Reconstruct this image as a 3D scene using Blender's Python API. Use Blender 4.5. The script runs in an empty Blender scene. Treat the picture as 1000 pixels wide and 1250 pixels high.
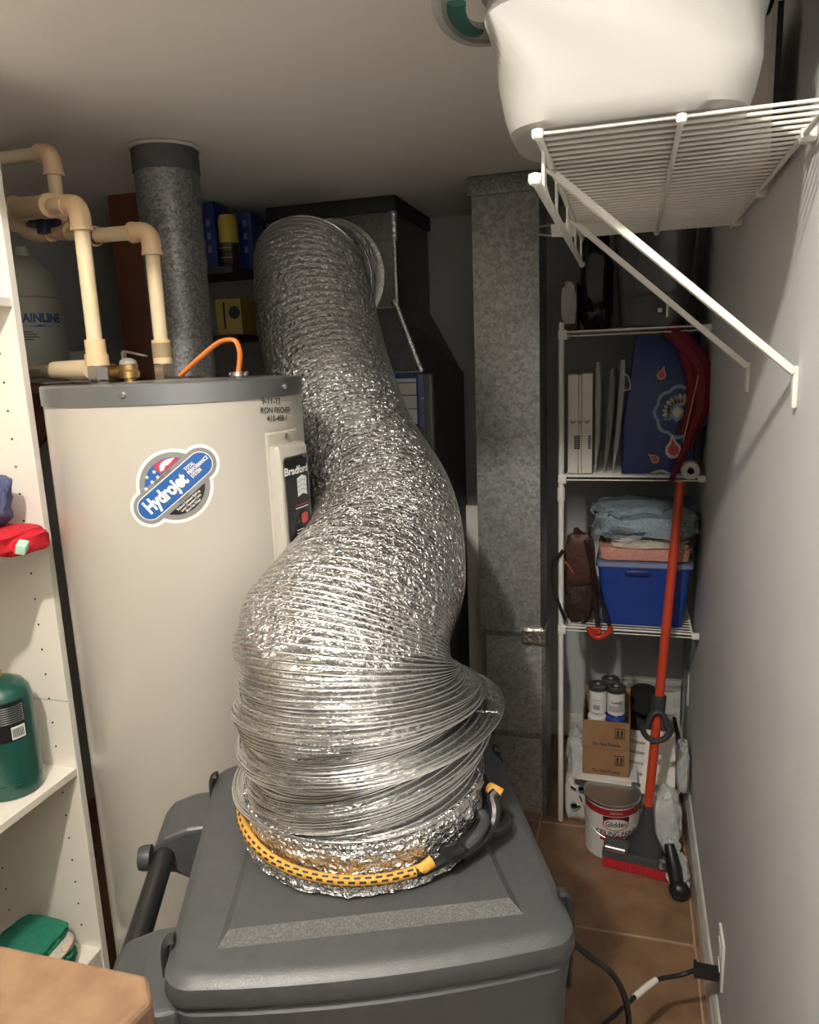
import bpy, bmesh, math, random
from mathutils import Vector, Matrix, noise, Euler
random.seed(7)
S = bpy.context.scene
COL = S.collection
PI = math.pi
V = Vector

# ------------------------------------------------------------------ camera
H = 1.52                                   # eye height
R = Matrix(((0.96, 0.019, -0.279), (0.277, -0.2, 0.94), (-0.038, -0.98, -0.197)))
f_px = 915.0
def _fit():
    Vd = V((270., -195., f_px)).normalized(); nad = V((180., 4400., f_px)).normalized()
    D = (nad - Vd * nad.dot(Vd)).normalized(); X = D.cross(Vd)
    return Matrix((X, Vd, -D))
R = _fit()
cam_d = bpy.data.cameras.new('camera'); cam = bpy.data.objects.new('camera', cam_d); COL.objects.link(cam)
cam_d.sensor_fit = 'VERTICAL'; cam_d.sensor_height = 24.0; cam_d.lens = f_px / 1250.0 * 24.0
cam_d.clip_start = 0.02
cx, cy, cz = R.col[0], -R.col[1], -R.col[2]
cam.matrix_world = Matrix(((cx.x, cy.x, cz.x, 0), (cx.y, cy.y, cz.y, 0), (cx.z, cy.z, cz.z, H), (0, 0, 0, 1)))
S.camera = cam
def ray(px, py): return R @ V((px - 500., py - 625., f_px))
def at(px, py, y=None, x=None, z=None):    # measured photo point -> room point at a known depth, side wall distance or height
    d = ray(px, py)
    k = y / d.y if y is not None else (x / d.x if x is not None else (z - H) / d.z)
    return d * k + V((0, 0, H))

# ------------------------------------------------------------------ light
S.view_settings.view_transform = 'Standard'; S.view_settings.look = 'None'
S.view_settings.gamma = 1.0; S.view_settings.use_curve_mapping = False
S.view_settings.exposure = 0.0
LAMP_POS = V((-0.42, -0.24, 2.58)); LAMP_STRENGTH = 1800.0
CEIL = 2.04; CEIL_OUT = 2.76; Y_STEP = 0.76      # the ceiling steps down over the utility corner
w = bpy.data.worlds.new('world'); S.world = w; w.use_nodes = True
w.node_tree.nodes['Background'].inputs[0].default_value = (0.9, 0.92, 1.0, 1)
w.node_tree.nodes['Background'].inputs[1].default_value = 0.05

# ------------------------------------------------------------------ materials
MATS = {}
def mat(name, col, rough=0.5, metal=0.0, var=None, vs=8.0, bump=0.0, bs=40.0, spec=None, trans=0.0, alpha=1.0, coat=0.0, vor=False, emit=None, vdetail=4.0, lo=.35, hi=.65, sss=0.0):
    if name in MATS: return MATS[name]
    m = bpy.data.materials.new(name); m.use_nodes = True; n = m.node_tree; b = n.nodes['Principled BSDF']
    b.inputs['Base Color'].default_value = (*col, 1); b.inputs['Roughness'].default_value = rough; b.inputs['Metallic'].default_value = metal
    if spec is not None: b.inputs['Specular IOR Level'].default_value = spec
    b.inputs['Transmission Weight'].default_value = trans; b.inputs['Alpha'].default_value = alpha
    b.inputs['Coat Weight'].default_value = coat
    tc = n.nodes.new('ShaderNodeTexCoord')
    if var:
        if vor:
            t = n.nodes.new('ShaderNodeTexVoronoi'); t.inputs['Scale'].default_value = vs
            t.inputs['Randomness'].default_value = 1.0
            t2 = n.nodes.new('ShaderNodeTexNoise'); t2.inputs['Scale'].default_value = 6; t2.inputs['Detail'].default_value = 5
            mx = n.nodes.new('ShaderNodeMix'); mx.data_type = 'FLOAT'; mx.inputs[0].default_value = 0.55
            sep = n.nodes.new('ShaderNodeSeparateColor'); n.links.new(t.outputs['Color'], sep.inputs[0])
            n.links.new(tc.outputs['Object'], t2.inputs['Vector'])
            n.links.new(sep.outputs[0], mx.inputs[2]); n.links.new(t2.outputs['Fac'], mx.inputs[3]); fac = mx.outputs[0]
        else:
            t = n.nodes.new('ShaderNodeTexNoise'); t.inputs['Scale'].default_value = vs; t.inputs['Detail'].default_value = vdetail; fac = t.outputs['Fac']
        n.links.new(tc.outputs['Object'], t.inputs['Vector'])
        r = n.nodes.new('ShaderNodeValToRGB'); r.color_ramp.elements[0].color = (*col, 1); r.color_ramp.elements[1].color = (*var, 1)
        r.color_ramp.elements[0].position = lo; r.color_ramp.elements[1].position = hi
        n.links.new(fac, r.inputs[0]); n.links.new(r.outputs[0], b.inputs['Base Color'])
    if bump:
        t = n.nodes.new('ShaderNodeTexNoise'); t.inputs['Scale'].default_value = bs; t.inputs['Detail'].default_value = 5
        n.links.new(tc.outputs['Object'], t.inputs['Vector'])
        bp = n.nodes.new('ShaderNodeBump'); bp.inputs['Strength'].default_value = bump; bp.inputs['Distance'].default_value = 0.01
        n.links.new(t.outputs['Fac'], bp.inputs['Height']); n.links.new(bp.outputs[0], b.inputs['Normal'])
    if emit:
        b.inputs['Emission Color'].default_value = (1, 0.94, 0.845, 1); b.inputs['Emission Strength'].default_value = emit
    if sss:
        b.inputs['Subsurface Weight'].default_value = sss; b.inputs['Subsurface Radius'].default_value = (.02, .02, .02)
    MATS[name] = m; return m

M_ceil = mat('ceiling_paint', (.84, .81, .76), .85, bump=.05, bs=180)
M_wall = mat('wall_paint', (.60, .60, .605), .55, bump=.06, bs=160, var=(.63, .63, .635), vs=3)
M_far = mat('bounce_cut_dark', (.10, .10, .10), .7)  # unseen wall behind the camera, darkened to cut its bounce light
M_trim = mat('trim_paint', (.72, .70, .66), .4, var=(.6, .58, .54), vs=14)
M_tile = mat('floor_tile', (.175, .098, .052), .42, var=(.26, .155, .085), vs=11, bump=.12, bs=60, vdetail=7)
M_grout = mat('grout', (.42, .28, .19), .9, bump=.2, bs=300)
M_white = mat('white_laminate', (.82, .77, .68), .4)
M_whitep = mat('white_plastic', (.78, .77, .73), .38)
M_tub = mat("tub_plastic", (.37, .365, .34), .42)
M_wire = mat('white_coated_wire', (.78, .76, .70), .35)
M_black = mat('black_plastic', (.012, .012, .013), .38)
M_dark = mat('dark_plastic', (.02, .02, .022), .55)  # even near-black for flashing, bin lid and corner shelves
M_rub = mat('black_rubber', (.018, .018, .018), .6)
M_steel = mat('bright_steel', (.55, .54, .52), .3, 1.0)
M_beige = mat('beige_enamel', (.465, .435, .38), .32, coat=.3, bump=.015, bs=30)
M_galv = mat('galvanized_steel', (.27, .275, .27), .42, .65, var=(.60, .61, .60), vs=110, vor=True, lo=.2, hi=.85)
M_galvd = mat('dull_galvanized_steel', (.09, .093, .092), .45, .6, var=(.36, .365, .36), vs=190, vor=True, lo=.2, hi=.9)
M_furn = mat('furnace_enamel', (.10, .105, .10), .4, .3)
M_plen = mat('plenum_sheet_metal', (.16, .165, .16), .45, .8, var=(.25, .255, .25), vs=90, vor=True, lo=.2, hi=.8)
M_foil = mat('foil_tape', (.78, .77, .74), .25, 1.0, bump=.5, bs=90)
M_cpvc = mat('cream_cpvc', (.72, .58, .38), .4, var=(.68, .54, .34), vs=9)
M_cpvcf = mat('cream_cpvc_fitting', (.70, .50, .29), .38)
M_brass = mat('brass', (.50, .33, .13), .35, .9)
M_orange = mat('orange_cable', (.80, .22, .04), .45)
M_rag = mat('dark_rag', (.035, .03, .028), .9, bump=.5, bs=80)
M_mach = mat('grey_moulded_plastic', (.050, .052, .055), .40, bump=.10, bs=420, var=(.058, .060, .063), vs=60)
M_machl = mat('lit_textured_plastic', (.075, .075, .075), .5, bump=.5, bs=500, var=(.13, .13, .127), vs=330, lo=.4, hi=.66)
M_yellow = mat('yellow_cord', (.60, .33, .06), .75, var=(.46, .22, .03), vs=160)
M_counter = mat('brown_laminate', (.19, .112, .062), .42, var=(.14, .078, .042), vs=40, vdetail=8)
M_ink = mat('black_ink', (.012, .012, .014), .6)
M_wink = mat('white_print', (.80, .80, .78), .5)
M_blue = mat('sticker_blue', (.02, .10, .32), .35)
M_sgrey = mat('sticker_grey', (.22, .22, .215), .35)
M_swhite = mat('sticker_white', (.82, .81, .76), .35)
M_sred = mat('sticker_red', (.45, .04, .06), .35)
M_sblk = mat('sticker_black', (.012, .012, .014), .3)
M_jug = mat('milky_plastic', (.50, .51, .46), .35, sss=.2)
M_plank = mat('reddish_wood', (.14, .042, .016), .5, var=(.09, .025, .01), vs=5)
M_card = mat('cardboard', (.30, .165, .08), .8, var=(.26, .14, .065), vs=20)
M_bluebox = mat('blue_carton', (.012, .03, .16), .4)
M_yelcan = mat('yellow_can', (.50, .36, .06), .35)
M_bluebin = mat('blue_bin_plastic', (.012, .045, .26), .4)
M_lidrim = mat('pale_blue_plastic', (.20, .25, .42), .4)
M_towb = mat('grey_blue_towel', (.30, .37, .42), .95, bump=.9, bs=130, var=(.24, .31, .36), vs=25)
M_towc = mat('cream_towel', (.62, .54, .44), .95, bump=.8, bs=130)
M_towp = mat('pink_towel', (.62, .30, .24), .95, bump=.8, bs=130)
M_leath = mat('brown_leather', (.030, .016, .012), .55, bump=.4, bs=60, var=(.045, .020, .015), vs=12)
M_redp = mat('red_plastic', (.48, .035, .018), .4)
M_maroon = mat('maroon_fabric', (.17, .008, .018), .7, bump=.2, bs=120)
M_navy = mat('navy_bag', (.010, .022, .13), .35, var=(.014, .03, .17), vs=6)
M_paper = mat('white_paper', (.66, .63, .58), .7, bump=.15, bs=70)
M_boxw = mat('white_carton', (.74, .69, .62), .6)
M_clear = mat('clear_film', (.85, .87, .86), .12, alpha=.38, bump=.6, bs=45)
M_bagw = mat('cloudy_plastic_film', (.70, .71, .70), .3, alpha=.72, bump=.7, bs=38)
M_smoke = mat('smoky_plastic', (.10, .105, .105), .12, alpha=.6)
M_redpole = mat('red_painted_pole', (.50, .055, .022), .35)
M_redbr = mat('red_bristle', (.50, .02, .03), .5)
M_mop = mat('dark_grey_plastic', (.035, .037, .038), .45)
M_mopl = mat('grey_plastic_panel', (.065, .07, .07), .35)
M_tin = mat('tin', (.45, .44, .42), .35, .9)
M_glred = mat('label_crimson', (.34, .015, .025), .35)
M_jar = mat('white_jar', (.66, .66, .64), .4)
M_jarlab = mat('grey_label', (.36, .37, .37), .5)
M_green = mat('green_enamel', (.008, .065, .050), .3, coat=.3)
M_greenc = mat('green_towel', (.015, .19, .12), .95, bump=.8, bs=120)
M_redc = mat('red_cloth', (.55, .010, .025), .85, bump=.4, bs=90)
M_denim = mat('denim_cloth', (.10, .12, .24), .9, bump=.5, bs=120)
M_mint = mat('mint_tag', (.42, .68, .52), .6)
M_teal = mat('teal_tag', (.02, .10, .09), .45)
M_gold = mat('gold_print', (.52, .36, .20), .5)
M_skyb = mat('pale_blue_print', (.20, .32, .42), .5)
M_cream = mat('cream_print', (.62, .56, .46), .5)
M_blkmetal = mat('dark_pan', (.03, .03, .032), .35, .4)
M_lav = mat('label_blue', (.10, .14, .34), .5)

# ------------------------------------------------------------------ builders
class MB:
    def __init__(s): s.v = []; s.f = []
    def add(s, vs, fs):
        o = len(s.v); s.v += [V(p) for p in vs]; s.f += [tuple(i + o for i in q) for q in fs]; return s
    def box(s, c, d, rot=None, bev=0.0, seg=2, taper=None):
        bm = bmesh.new(); bmesh.ops.create_cube(bm, size=1)
        for v in bm.verts:
            v.co = V((v.co.x * d[0], v.co.y * d[1], v.co.z * d[2]))
            if taper and v.co.z < 0: v.co.x *= taper[0]; v.co.y *= taper[1]
        if bev: bmesh.ops.bevel(bm, geom=bm.edges[:], offset=bev, segments=seg, affect='EDGES', profile=.6)
        m = Matrix.Translation(V(c)) @ (rot.to_4x4() if rot is not None else Matrix.Identity(4))
        bm.verts.index_update()
        s.add([m @ v.co for v in bm.verts], [[v.index for v in f.verts] for f in bm.faces]); bm.free(); return s
    def bx(s, a, b, bev=0.0, seg=2):
        a = V(a); b = V(b); return s.box((a + b) / 2, [abs(b[i] - a[i]) for i in range(3)], None, bev, seg)
    def tube(s, pts, r, n=12, cap=True, closed=False, flat=None):
        pts = [V(p) for p in pts]; N = len(pts); rs = r if isinstance(r, (list, tuple)) else [r] * N
        o = len(s.v); up = None
        for i, p in enumerate(pts):
            if closed: t = pts[(i + 1) % N] - pts[i - 1]
            else: t = pts[min(i + 1, N - 1)] - pts[max(i - 1, 0)]
            t.normalize()
            if up is None:
                up = V((0, 0, 1)) if abs(t.z) < .9 else V((1, 0, 0))
            a = (up - t * up.dot(t)).normalized(); up = a; b = t.cross(a)
            for k in range(n):
                q = 2 * PI * k / n; ca, cb = math.cos(q), math.sin(q)
                if flat: ca *= flat
                s.v.append(p + (a * ca + b * cb) * rs[i])
        M = N if closed else N - 1
        for i in range(M):
            for k in range(n):
                s.f.append((o + i * n + k, o + i * n + (k + 1) % n, o + ((i + 1) % N) * n + (k + 1) % n, o + ((i + 1) % N) * n + k))
        if cap and not closed:
            s.f.append(tuple(o + k for k in range(n))[::-1]); s.f.append(tuple(o + (N - 1) * n + k for k in range(n)))
        return s
    def lathe(s, prof, c=(0, 0, 0), n=32, axis=None):
        o = len(s.v); c = V(c); q = axis.to_3x3() if axis is not None else Matrix.Identity(3)
        for r, z in prof:
            for k in range(n):
                a = 2 * PI * k / n; s.v.append(c + q @ V((r * math.cos(a), r * math.sin(a), z)))
        for i in range(len(prof) - 1):
            for k in range(n):
                s.f.append((o + i * n + k, o + i * n + (k + 1) % n, o + (i + 1) * n + (k + 1) % n, o + (i + 1) * n + k))
        if prof[0][0] > 1e-6: s.f.append(tuple(o + k for k in range(n))[::-1])
        if prof[-1][0] > 1e-6: s.f.append(tuple(o + (len(prof) - 1) * n + k for k in range(n)))
        return s
    def prism(s, poly, O, r, u, d):           # outline (2D) on plane O,r,u pushed by depth vector d
        O, r, u, d = V(O), V(r), V(u), V(d); n = len(poly)
        A = [O + r * x + u * y for x, y in poly]; s.add(A + [p + d for p in A], [tuple(range(n))[::-1], tuple(range(n, 2 * n))] + [(i, (i + 1) % n, n + (i + 1) % n, n + i) for i in range(n)])
        return s
    def slab(s, pts, d):                      # 3D outline with thickness vector
        n = len(pts); d = V(d)
        return s.add([V(p) for p in pts] + [V(p) + d for p in pts], [tuple(range(n))[::-1], tuple(range(n, 2 * n))] + [(i, (i + 1) % n, n + (i + 1) % n, n + i) for i in range(n)])
    def lump(s, c, d, seed=0, amp=.12, e=.35, nu=40, nv=24, fr=2.5, rot=None):
        o = len(s.v); c = V(c); sg = lambda x, p: math.copysign(abs(x) ** p, x)
        for i in range(nv + 1):
            th = -PI / 2 + PI * i / nv
            for k in range(nu):
                ph = 2 * PI * k / nu
                p = V((sg(math.cos(th), e) * sg(math.cos(ph), e), sg(math.cos(th), e) * sg(math.sin(ph), e), sg(math.sin(th), e)))
                q = noise.noise_vector(p * fr + V((seed * 7.3, seed * 3.1, seed))) * amp + noise.noise_vector(p * fr * 3 + V((seed, 2, 5))) * amp * .4
                p = p + q
                w_ = V((p.x * d[0] / 2, p.y * d[1] / 2, p.z * d[2] / 2))
                w_.z = max(w_.z, -d[2] / 2)
                s.v.append(c + (rot @ w_ if rot is not None else w_))
        for i in range(nv):
            for k in range(nu):
                s.f.append((o + i * nu + k, o + i * nu + (k + 1) % nu, o + (i + 1) * nu + (k + 1) % nu, o + (i + 1) * nu + k))
        return s

BASE = {}                                     # world matrix of every object used as a parent
def mesh_of(name, b, m, smooth=True, inv=None):
    me = bpy.data.meshes.new(name)
    vs = [inv @ p for p in b.v] if inv is not None else b.v
    me.from_pydata([tuple(p) for p in vs], [], b.f); me.update()
    bm = bmesh.new(); bm.from_mesh(me); bmesh.ops.recalc_face_normals(bm, faces=bm.faces[:]); bm.to_mesh(me); bm.free()
    if m: me.materials.append(m)
    if smooth:
        me.shade_smooth()
        try: me.set_sharp_from_angle(angle=math.radians(35))
        except Exception: pass
    return me
def obj(name, b, m, parent=None, smooth=True, local=False, label=None):   # verts in room coordinates unless local
    if parent is not None and not local: inv = BASE[parent.name].inverted()
    else: inv = None
    o = bpy.data.objects.new(name, mesh_of(name, b, m, smooth, inv)); COL.objects.link(o)
    if parent is not None:
        o.parent = parent; BASE[o.name] = BASE[parent.name]
    else: BASE[o.name] = Matrix.Identity(4)
    if label: o['label'] = label
    return o
def tag(o, label, cat, group=None):
    o['label'] = label; o['category'] = cat
    if group: o['group'] = group
    return o
def thing(name, label, cat, loc=(0, 0, 0), rz=0.0, group=None):
    o = bpy.data.objects.new(name, None); COL.objects.link(o); o.empty_display_size = .05
    o.location = loc; o.rotation_euler = (0, 0, rz); BASE[o.name] = Matrix.Translation(V(loc)) @ Matrix.Rotation(rz, 4, 'Z')
    return tag(o, label, cat, group)
def solo(name, b, m, label, cat, loc, group=None, smooth=True):          # a thing that is one mesh, origin at its base
    o = bpy.data.objects.new(name, mesh_of(name, b, m, smooth, Matrix.Translation(V(loc)).inverted())); COL.objects.link(o)
    o.location = loc; BASE[o.name] = Matrix.Translation(V(loc)); return tag(o, label, cat, group)
def struct(name, b, m, parent=None, smooth=False):
    o = obj(name, b, m, parent, smooth)
    if parent is None: o['kind'] = 'structure'
    return o
def copies(o, places):                        # copies of a part (shared mesh) at offsets from the first
    for p in places:
        c = o.copy(); COL.objects.link(c); c.parent = o.parent; c.location = V(o.location) + V(p)
def plane_map(O, r, u): 
    O, r, u = V(O), V(r), V(u); return lambda x, y: O + r * x + u * y
def text_mb(t, size, fn, bold=0.0, align='CENTER', shear=0.0, sx=1.0):
    cu = bpy.data.curves.new('txt', 'FONT'); cu.body = t; cu.size = size; cu.align_x = align; cu.align_y = 'CENTER'
    cu.offset = bold * size; cu.shear = shear; cu.resolution_u = 3
    o = bpy.data.objects.new('txt', cu); COL.objects.link(o)
    me = bpy.data.meshes.new_from_object(o.evaluated_get(bpy.context.evaluated_depsgraph_get()))
    b = MB(); b.add([fn(v.co.x * sx, v.co.y) for v in me.vertices], [tuple(p.vertices) for p in me.polygons])
    bpy.data.objects.remove(o); bpy.data.meshes.remove(me); bpy.data.curves.remove(cu); return b
def lettering(name, t, size, fn, m, parent, **k): return obj(name, text_mb(t, size, fn, **k), m, parent, smooth=False)
def convex(poly, fn, rings=6, edge=6):        # filled convex shape, finely split so that it can follow a curved surface
    P = []
    for i in range(len(poly)):
        a, b = V((*poly[i], 0)), V((*poly[(i + 1) % len(poly)], 0))
        n_ = max(1, min(edge, int((b - a).length / .006)))
        P += [a.lerp(b, k / n_) for k in range(n_)]
    c = sum(P, V((0, 0, 0))) / len(P); n = len(P); b_ = MB(); vs = [fn(c.x, c.y)]; fs = []
    for r_ in range(1, rings + 1):
        for p in P:
            q = c.lerp(p, r_ / rings); vs.append(fn(q.x, q.y))
    for k in range(n): fs.append((0, 1 + k, 1 + (k + 1) % n))
    for r_ in range(rings - 1):
        o = 1 + r_ * n
        for k in range(n): fs.append((o + k, o + n + k, o + n + (k + 1) % n, o + (k + 1) % n))
    return b_.add(vs, fs)
def circ(c, r, a0=0, a1=2 * PI, n=48): return [(c[0] + r * math.cos(a0 + (a1 - a0) * k / n), c[1] + r * math.sin(a0 + (a1 - a0) * k / n)) for k in range(n + (0 if abs(a1 - a0 - 2 * PI) < 1e-6 else 1))]
def capsule(l, r, n=16): return circ((l, 0), r, -PI / 2, PI / 2, n) + circ((-l, 0), r, PI / 2, 3 * PI / 2, n)
def rotp(poly, a, o=(0, 0)): return [(o[0] + x * math.cos(a) - y * math.sin(a), o[1] + x * math.sin(a) + y * math.cos(a)) for x, y in poly]
def rot(x=0, y=0, z=0): return Euler((x, y, z)).to_matrix()
def arc(p0, p1, p2, n=10):                    # rounded corner p0 -> p2 about p1
    p0, p1, p2 = V(p0), V(p1), V(p2); return [p0.lerp(p1, t).lerp(p1.lerp(p2, t), t) for t in [k / n for k in range(n + 1)]]
def spline(P, n=10):
    P = [V(p) for p in P]; out = []
    for i in range(len(P) - 1):
        a, b, c, d = P[max(i - 1, 0)], P[i], P[i + 1], P[min(i + 2, len(P) - 1)]
        for k in range(n):
            t = k / n; out.append(.5 * ((2 * b) + (c - a) * t + (2 * a - 5 * b + 4 * c - d) * t * t + (3 * b - a - 3 * c + d) * t ** 3))
    return out + [P[-1]]

# ------------------------------------------------------------------ the room
XR, XL, YB, YF = .215, -1.86, 2.88, -1.6
flo = struct('floor', MB().bx((XL, YF, -.06), (XR, YB, -.004)), M_grout)
TS, TG = .45, .006
first = None
for i in range(-4, 1):
    for j in range(-8, 4):
        x0 = .19 + (i) * TS - TS + TS; y0 = 1.813 + j * TS
        xa, xb = max(x0 - TS + TG / 2, XL), min(x0 - TG / 2, XR); ya, yb = max(y0 + TG / 2, YF), min(y0 + TS - TG / 2, YB)
        if xb - xa < .02 or yb - ya < .02: continue
        obj('tile', MB().bx((xa, ya, -.005), (xb, yb, random.uniform(-.0008, 0)), .0015, 1), M_tile, flo, False)
for j in range(-8, 4):
    y0 = 1.813 + j * TS; ya, yb = max(y0 + TG / 2, YF), min(y0 + TS - TG / 2, YB)
    obj('tile', MB().bx((.19 + TG / 2, ya, -.005), (XR, yb, -.0005)), M_tile, flo, False)
struct('ceiling', MB().bx((XL, Y_STEP, CEIL), (XR, YB, CEIL_OUT + .06)).bx((XL, YF, CEIL_OUT), (XR, Y_STEP, CEIL_OUT + .06)), M_ceil)
struct('wall_right', MB().bx((XR, YF, -.06), (XR + .08, YB, CEIL_OUT + .06)), M_wall)
struct('wall_left', MB().bx((XL - .08, YF, -.06), (XL, YB, CEIL_OUT + .06)), M_wall)
struct('wall_back', MB().bx((XL, YB, -.06), (XR, YB + .08, CEIL_OUT + .06)), M_wall)
struct('wall_front', MB().bx((XL, YF - .08, -.06), (XR, YF, CEIL_OUT + .06)), M_far)
bb = [(0, 0), (.014, 0), (.014, .062), (.011, .07), (.009, .082), (.005, .092), (0, .095)]
struct('baseboard_right', MB().prism(bb, (XR, YF, 0), (-1, 0, 0), (0, 0, 1), (0, YB - YF, 0)), M_trim)
struct('baseboard_back', MB().prism(bb, (XL, YB, 0), (0, -1, 0), (0, 0, 1), (XR - .014 - XL, 0, 0)), M_trim)

# ceiling lamp that lights the room (just above the frame)
lamp = thing('ceiling_lamp', 'round ceiling lamp with a bare bulb above the counter', 'lamp', (LAMP_POS.x, LAMP_POS.y, LAMP_POS.z - .045))
obj('base', MB().lathe([(.0, CEIL_OUT), (.07, CEIL_OUT), (.065, CEIL_OUT - .02), (.022, CEIL_OUT - .03), (.022, LAMP_POS.z + .035), (0, LAMP_POS.z + .035)], (LAMP_POS.x, LAMP_POS.y, 0)), M_whitep, lamp)
obj('bulb', MB().lathe([(.045 * math.sin(PI * k / 12), -.045 * math.cos(PI * k / 12)) for k in range(13)], LAMP_POS, 20), mat('bulb', (1, 1, 1), .5, emit=LAMP_STRENGTH), lamp)

# ------------------------------------------------------------------ outlet plates on the right wall
def outlet(y, z, label, wy=.072, wz=.116):
    t = thing('wall_outlet', label, 'outlet', (XR, y, z - wz / 2))
    obj('cover_plate', MB().bx((XR - .006, y - wy / 2, z - wz / 2), (XR, y + wy / 2, z + wz / 2), .003), M_whitep, t)
    for dz in (-.026, .026): obj('socket', MB().bx((XR - .008, y - .017, z + dz - .014), (XR - .005, y + .017, z + dz + .014), .002), M_whitep, t)
    obj('screw', MB().lathe([(.003, 0), (.003, .002), (0, .0025)], (XR - .006, y, z), 10, rot(y=-PI / 2)), M_steel, t)
op = at(884, 1190, x=XR)
outlet(op.y + .035, op.z + .012, 'white outlet plate low on the right wall with the black plug in it')
op2 = at(839, 838, x=XR - .004); outlet(min(op2.y, 2.7), op2.z, 'white outlet plate at the far end of the right wall')

# ------------------------------------------------------------------ water heater
HC = V((-.872, 1.333, 0)); HR = .246; HT = 1.50
def heater_hit(px, py):
    d = ray(px, py); a = d.x ** 2 + d.y ** 2; b = -2 * (d.x * HC.x + d.y * HC.y); c = HC.x ** 2 + HC.y ** 2 - HR ** 2
    k = (-b - math.sqrt(max(b * b - 4 * a * c, 0))) / (2 * a); p = d * k + V((0, 0, H)); return math.atan2(p.y - HC.y, p.x - HC.x), p.z
def on_heater(th0, z0, off=.001, tilt=0.0):
    c_, s_ = math.cos(tilt), math.sin(tilt)
    def fn(x, y):
        X, Y = x * c_ - y * s_, x * s_ + y * c_
        th = th0 + X / HR; return V((HC.x + (HR + off) * math.cos(th), HC.y + (HR + off) * math.sin(th), z0 + Y))
    return fn
wh = thing('water_heater', 'tall beige cylindrical electric water heater with a galvanized top rim', 'water heater', (HC.x, HC.y, 0))
obj('jacket', MB().lathe([(HR - .02, .02), (HR - .003, .02), (HR, .03), (HR, HT - .034), (HR - .004, HT - .03)], HC, 96), M_beige, wh)
obj('base_ring', MB().lathe([(HR - .05, 0), (HR - .012, 0), (HR - .012, .03), (HR - .05, .03)], HC, 64), M_black, wh)
obj('top_rim', MB().lathe([(HR - .01, HT - .036), (HR + .003, HT - .036), (HR + .003, HT - .003), (HR, HT), (HR - .012, HT)], HC, 96), mat('grey_rim_steel', (.24, .25, .26), .38, .75), wh)
obj('top_cover', MB().lathe([(0, HT - .012), (HR - .008, HT - .012), (HR - .008, HT - .003), (0, HT + .003)], HC, 64), M_galv, wh)
for px in (150, 346):
    th, z = heater_hit(px, 476)
    obj('screw', MB().lathe([(.005, -.002), (.005, .003), (.003, .005), (0, .005)], V((HC.x + (HR + .003) * math.cos(th), HC.y + (HR + .003) * math.sin(th), HT - .018)), 12, rot(0, PI / 2, 0) if False else Matrix.Rotation(th, 3, 'Z') @ rot(0, PI / 2, 0)), M_steel, wh)
# access cover with the black label
thA, _ = heater_hit(327, 560); _, zA = heater_hit(345, 533); zB = zA - .62
thw = .40
def curved_panel(th0, th1, z0, z1, d0, d1, n=12, bev=.012):
    b = MB(); rows = [(z0, d0), (z0 + bev * .2, d1 - .004), (z0 + bev, d1), (z1 - bev, d1), (z1 - bev * .2, d1 - .004), (z1, d0)]
    cols = [(th0, 0), (th0 + bev * .3 / HR, .75), (th0 + bev / HR, 1)] + [(th0 + (th1 - th0) * k / n, 1) for k in range(1, n)] + [(th1 - bev / HR, 1), (th1 - bev * .3 / HR, .75), (th1, 0)]
    vs = [V((HC.x + (HR + d0 + (d - d0) * w_) * math.cos(t), HC.y + (HR + d0 + (d - d0) * w_) * math.sin(t), z)) for z, d in rows for t, w_ in cols]
    C_ = len(cols); return b.add(vs, [(i * C_ + k, i * C_ + k + 1, (i + 1) * C_ + k + 1, (i + 1) * C_ + k) for i in range(len(rows) - 1) for k in range(C_ - 1)])
cov = obj('access_cover', curved_panel(thA, thA + thw, zB, zA - .012, -.002, .024), M_beige, wh)
obj('cover_flange', curved_panel(thA - .012, thA + thw + .012, zB - .01, zA + .012, -.002, .004, bev=.004), M_beige, wh)
thS, zS = heater_hit(350, 536)
obj('screw', MB().lathe([(.005, 0), (.005, .004), (0, .006)], V((HC.x + (HR + .003) * math.cos(thA + .2), HC.y + (HR + .003) * math.sin(thA + .2), zA + .001)), 10, Matrix.Rotation(thA + .2, 3, 'Z') @ rot(0, PI / 2, 0)), M_steel, wh)
_, zl1 = heater_hit(345, 556); _, zl0 = heater_hit(352, 660)
lt0 = thA + .048; lt1 = thA + thw - .03
def lab_fn(off): return lambda x, y: V((HC.x + (HR + .024 + off) * math.cos(lt0 + (lt1 - lt0) * x), HC.y + (HR + .024 + off) * math.sin(lt0 + (lt1 - lt0) * x), zl0 + (zl1 - zl0) * y))
def rrect(x0, y0, x1, y1, r, ry=None, n=5):
    ry = ry or r; o = []
    for cx_, cy_, a in ((x1 - r, y1 - ry, 0), (x0 + r, y1 - ry, PI / 2), (x0 + r, y0 + ry, PI), (x1 - r, y0 + ry, 1.5 * PI)):
        o += [(cx_ + r * math.cos(a + PI / 2 * k / n), cy_ + ry * math.sin(a + PI / 2 * k / n)) for k in range(n + 1)]
    return o
lab = obj('rating_label', convex(rrect(0, 0, 1, 1, .12, .05), lab_fn(.001), 10, 4), M_steel, cov, label='black rating label with a silver edge')
lab2 = obj('label_face', convex(rrect(.05, .02, .95, .98, .1, .04), lab_fn(.0016), 10, 4), M_sblk, wh)
for k in range(4):
    yb = .52 + k * .055
    obj('label_arrow', convex([(.42, yb), (.62, yb + .03), (.82, yb), (.82, yb + .05), (.62, yb + .08), (.42, yb + .05)], lab_fn(.0024), 1, 3), M_wink, wh)
obj('label_badge', convex(rrect(.5, .2, .8, .32, .1, .03), lab_fn(.0024), 3, 3), mat('badge_red', (.55, .06, .06), .4), wh)
lw = .24 * HR
lettering('lettering', 'Bradford', .02, lambda x, y: lab_fn(.0024)(.46 + x / ((lt1 - lt0) * HR), .83 + y / (zl1 - zl0)), M_wink, wh, bold=.03)
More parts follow.
